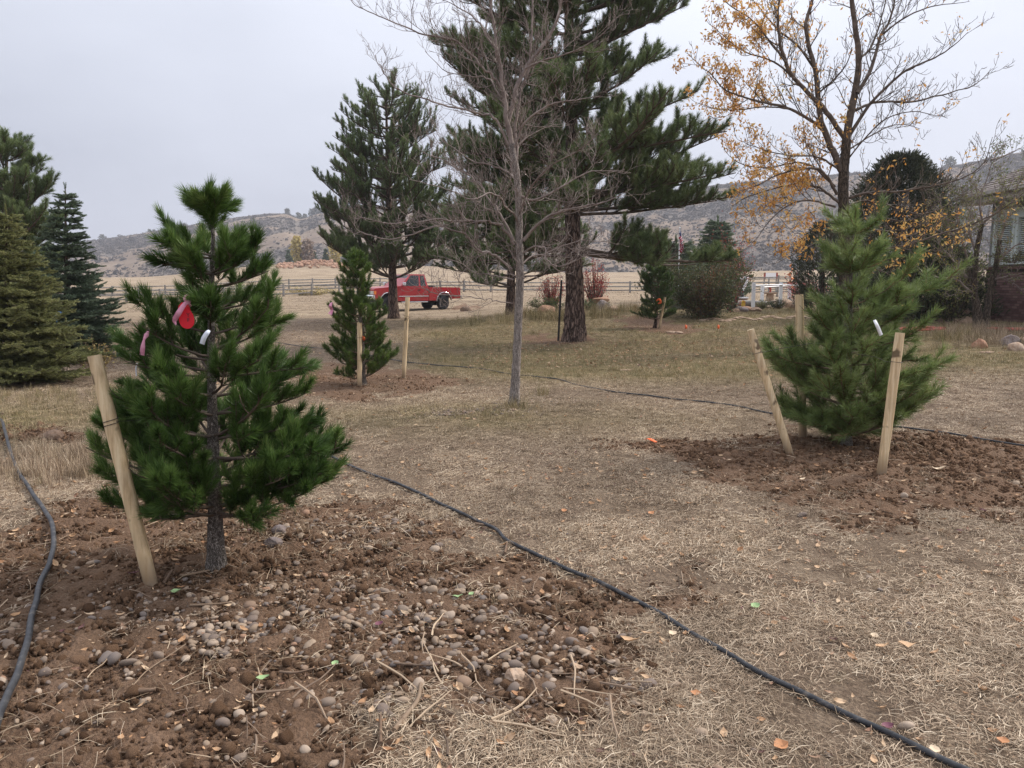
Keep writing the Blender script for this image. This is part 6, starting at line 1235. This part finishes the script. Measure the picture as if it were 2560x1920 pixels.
def excavator():
    Y = 40; b = GY(1846, Y); th = thing('excavator_arm', 'white jointed digger arm with a black bucket behind the shrub', 'excavator', tuple(b))
    q = lambda x, y: tuple(P(x, y, Y)-b)
    def bar(name, pts, wd, mt): obj(name, [tubes([(np.array([q(*p) for p in pts]), np.array(wd))], 4)], M[mt], th)
    bar('boom', [(1822, 716), (1832, 703), (1842, 698)], [.06, .09, .10], 'white'); bar('boom', [(1838, 699), (1852, 697), (1864, 696)], [.09, .09, .10], 'white'); bar('stick', [(1867, 692), (1864, 708), (1857, 726)], [.12, .10, .06], 'white'); bar('cylinder_rod', [(1845, 702), (1860, 706)], [.04, .04], 'chrome'); bar('hose_line', [(1868, 700), (1862, 716)], [.025, .025], 'black')
    bar('bucket', [(1857, 726), (1851, 735), (1845, 744)], [.10, .17, .10], 'black'); bar('dipper_link', [(1855, 728), (1858, 740), (1852, 746)], [.05, .06, .04], 'black')
    t2 = thing('flat_trailer', 'low white edged trailer under the digger bucket', 'trailer', tuple(b)); bm_obj('deck', lambda bm: bm_box(bm, tuple(np.array(q(1828, 744))), (1.5, .9, .06)), M['white'], t2); bm_obj('side', lambda bm: bm_box(bm, tuple(np.array(q(1845, 758))), (.8, .6, .5)), M['rock_tan'], t2)
    for x in (1822, 1838): obj('wheel', [tubes([(np.array([np.array(q(x, 765))-[0, .1, 0], np.array(q(x, 765))+[0, .1, 0]]), np.array([.22, .22]))], 14)], M['rubber'], t2)
excavator()
b = GY(1862, 31.5); M['ylw'] = mat('yellow_plastic', (.6, .38, .06), .6)
th = thing('log', 'grey weathered log lying behind the white post', 'log', tuple(b)); obj('trunk', tubes([(np.array([(-.5, 0, .16), (.1, .05, .18), (.9, .1, .16)]), np.array([.13, .15, .12]))], 10, cap=True, knob=.06), M['grey_wood'], th, True)
o = bm_obj('toy_lump', lambda bm: bm_box(bm, (0, 0, .0), (.14, .12, .26)), M['ylw'], None, bevel=.03, loc=tuple(GY(1858, 31.0)+np.array([0, 0, .18]))); tag(o, 'small yellow fire hydrant shaped object before the log', 'ornament'); o.name = 'yellow_ornament'

# ------------------------------------------------------------------ brick house
def house():
    X0 = 14.9; y0, y1 = 17.0, 24.6; zb = gz(X0, 22)-.15; org = np.array([X0, y1, zb]); th = thing('brick_house', 'dark red brick house with a wood shake roof at the edge of the lawn', 'house', tuple(org))
    def br_bld(nt, b_):
        n = NT(nt); r = n.N('ShaderNodeObjectInfo').outputs['Random']; f = n.noise(30, 4, .6); n.L(n.ramp(n.math('ADD', n.math('MULTIPLY', r, .6), n.math('MULTIPLY', f, .4)), [(.15, (.13, .066, .062)), (.5, (.21, .118, .108)), (.85, (.32, .20, .185))]), b_.inputs['Base Color'])
    M['brick'] = mat('brick_clay', rough=.9, build=br_bld); M['mortar'] = mat('mortar', (.10, .075, .07), .95); M['stucco'] = mat('grey_stucco', (.30, .30, .30), .9); M['trim'] = mat('pale_trim', (.72, .78, .75), .6); M['gutter'] = mat('gutter_paint', (.42, .38, .35), .6); M['slat'] = mat('blind_slat', (.55, .60, .58), .5)
    L_ = y1-y0; yc = (y0-y1)/2; wz = 1.72
    bm_obj('lower_wall', lambda bm: bm_box(bm, (.16, yc, wz/2), (.26, L_, wz)), M['mortar'], th)
    bm1 = make_mesh('brick', [box((0, 0, 0), (.05, .205, .064))], M['brick']); rng = rnd(3); cnt = 0
    for r_ in range(int(wz/.077)):
        yy = -.03 + (-.11 if r_ % 2 else 0)
        while yy > -3.1:
            if cnt < 300: o = link(bpy.data.objects.new('brick', bm1), th, (.025+rng.random()*.006, yy-.1, .05+r_*.077)); cnt += 1
            yy -= .217
    ch = []
    for r_ in range(int(wz/.077)):
        yy = -.03 + (-.11 if r_ % 2 else 0)
        while yy > -L_+.2:
            if yy <= -3.1: ch.append(box((.025+rng.random()*.006, yy-.1, .05+r_*.077), (.05, .205, .064)))
            yy -= .217
    o = obj('brick_courses', ch, M['brick'], th); o['kind'] = 'stuff'
    ch = []
    bm_obj('sill_course', lambda bm: bm_box(bm, (.06, yc, wz+.04), (.22, L_, .08)), M['brick'], th)
    bm_obj('upper_wall', lambda bm: bm_box(bm, (.18, yc, wz+.08+(4.0-wz-.08)/2), (.22, L_, 4.0-wz-.08)), M['stucco'], th)
    bm_obj('end_wall', lambda bm: bm_box(bm, (3.1, -.12, 2.0), (5.6, .24, 4.0)), M['stucco'], th)
    bm_obj('corner_post', lambda bm: bm_box(bm, (-.62, .35, 2.4), (.11, .11, 2.6)), M['trim'], th)
    bm_obj('fascia', lambda bm: bm_box(bm, (-.62, yc+.25, 3.86), (.04, L_+.6, .24)), M['gutter'], th); bm_obj('soffit', lambda bm: bm_box(bm, (-.26, yc+.25, 3.76), (.70, L_+.6, .03)), M['gutter'], th)
    def gut(bm): bm_prism_y(bm, [(-.77, 3.93), (-.77, 4.03), (-.75, 4.03), (-.74, 3.95), (-.66, 3.95), (-.65, 4.03), (-.642, 4.03), (-.642, 3.92), (-.72, 3.90)], .55, -L_)
    def bm_prism_y(bm, poly, a, b_):
        A = [bm.verts.new((x, a, z)) for x, z in poly]; B = [bm.verts.new((x, b_, z)) for x, z in poly]; bm.faces.new(A[::-1]); bm.faces.new(B); n = len(poly)
        for i in range(n): bm.faces.new((A[i], A[(i+1) % n], B[(i+1) % n], B[i]))
    bm_obj('gutter', gut, M['gutter'], th)
    # roof: slope rising inward from the eave, shakes laid in courses
    sl_ = math.atan(.48); rf = bm_obj('roof', lambda bm: bm_prism_y(bm, [(-.66, 3.98), (2.9, 3.98+3.56*.48), (6.5, 3.98), (6.5, 3.9), (2.9, 3.9+3.56*.48), (-.66, 3.9)], .5, -L_-.5), M['black'], th)
    def sh_bld(nt, b_):
        n = NT(nt); r = n.N('ShaderNodeObjectInfo').outputs['Random']; f = n.noise(14, 5, .7, stretch=(1, 6, 1)); n.L(n.ramp(n.math('ADD', n.math('MULTIPLY', r, .5), n.math('MULTIPLY', f, .5)), [(.2, (.06, .048, .044)), (.5, (.135, .11, .10)), (.8, (.22, .185, .17))]), b_.inputs['Base Color'])
    M['shake'] = mat('shake', rough=.95, build=sh_bld); sm = [make_mesh('shingle', [box((0, 0, 0), (.40, w_, .028))], M['shake']) for w_ in (.17, .22, .13, .26)]; cnt = 0
    for c_ in range(17):
        yy = .5
        while yy > -3.6:
            k = rng.integers(0, 4); w_ = (.17, .22, .13, .26)[k]; s = .10+c_*.24+rng.normal()*.012
            if cnt < 300: o = link(bpy.data.objects.new('shingle', sm[k]), rf, (-.66+s*math.cos(sl_), yy-w_/2, 4.03+s*math.sin(sl_)+rng.random()*.012)); o.rotation_euler = (0, -sl_+.06, rng.normal()*.02); cnt += 1
            yy -= w_+.012
    ch = []
    for c_ in range(17):
        yy = -3.6
        while yy > -L_-.4:
            w_ = rng.uniform(.13, .26); s = .10+c_*.24; v, f_ = box((0, 0, 0), (.40, w_, .028)); rr = np.array(Matrix.Rotation(-sl_+.06, 3, 'Y')); v = v @ rr.T + np.array([-.66+s*math.cos(sl_), yy-w_/2, 4.03+s*math.sin(sl_)]); ch.append((v, f_)); yy -= w_+.012
    o = obj('shake_courses', ch, M['shake'], rf); o['kind'] = 'stuff'
    # windows on the long wall
    for ya, yb in ((-.30, -1.32), (-1.36, -2.60), (-2.64, -3.90)):
        wn = bpy.data.objects.new('window', None); link(wn, th, (0, (ya+yb)/2, 0)); h0, h1 = wz+.14, 3.30; W_ = ya-yb
        bm_obj('frame', lambda bm: [bm_box(bm, (.03, 0, h0+.04), (.14, W_, .08)), bm_box(bm, (.03, 0, h1-.04), (.14, W_, .08)), bm_box(bm, (.03, -W_/2+.05, (h0+h1)/2), (.138, .10, h1-h0-.16)), bm_box(bm, (.03, W_/2-.05, (h0+h1)/2), (.138, .10, h1-h0-.16))], M['trim'], wn)
        bm_obj('pane', lambda bm: bm_box(bm, (.045, 0, (h0+h1)/2), (.008, W_-.2, h1-h0-.16)), M['window_glass'], wn)
        sl2 = make_mesh('slat', [box((0, 0, 0), (.012, W_-.22, .034))], M['slat'])
        for k in range(24): o = link(bpy.data.objects.new('blind_slat', sl2), wn, (.028, 0, h0+.12+k*.058)); o.rotation_euler = (0, .5, 0)
    bm_obj('window_head', lambda bm: bm_box(bm, (.03, -2.1, 3.40), (.12, 3.8, .2)), M['trim'], th)
M['window_glass'] = mat('window_glass', (.03, .04, .04), .1, .6)
house()
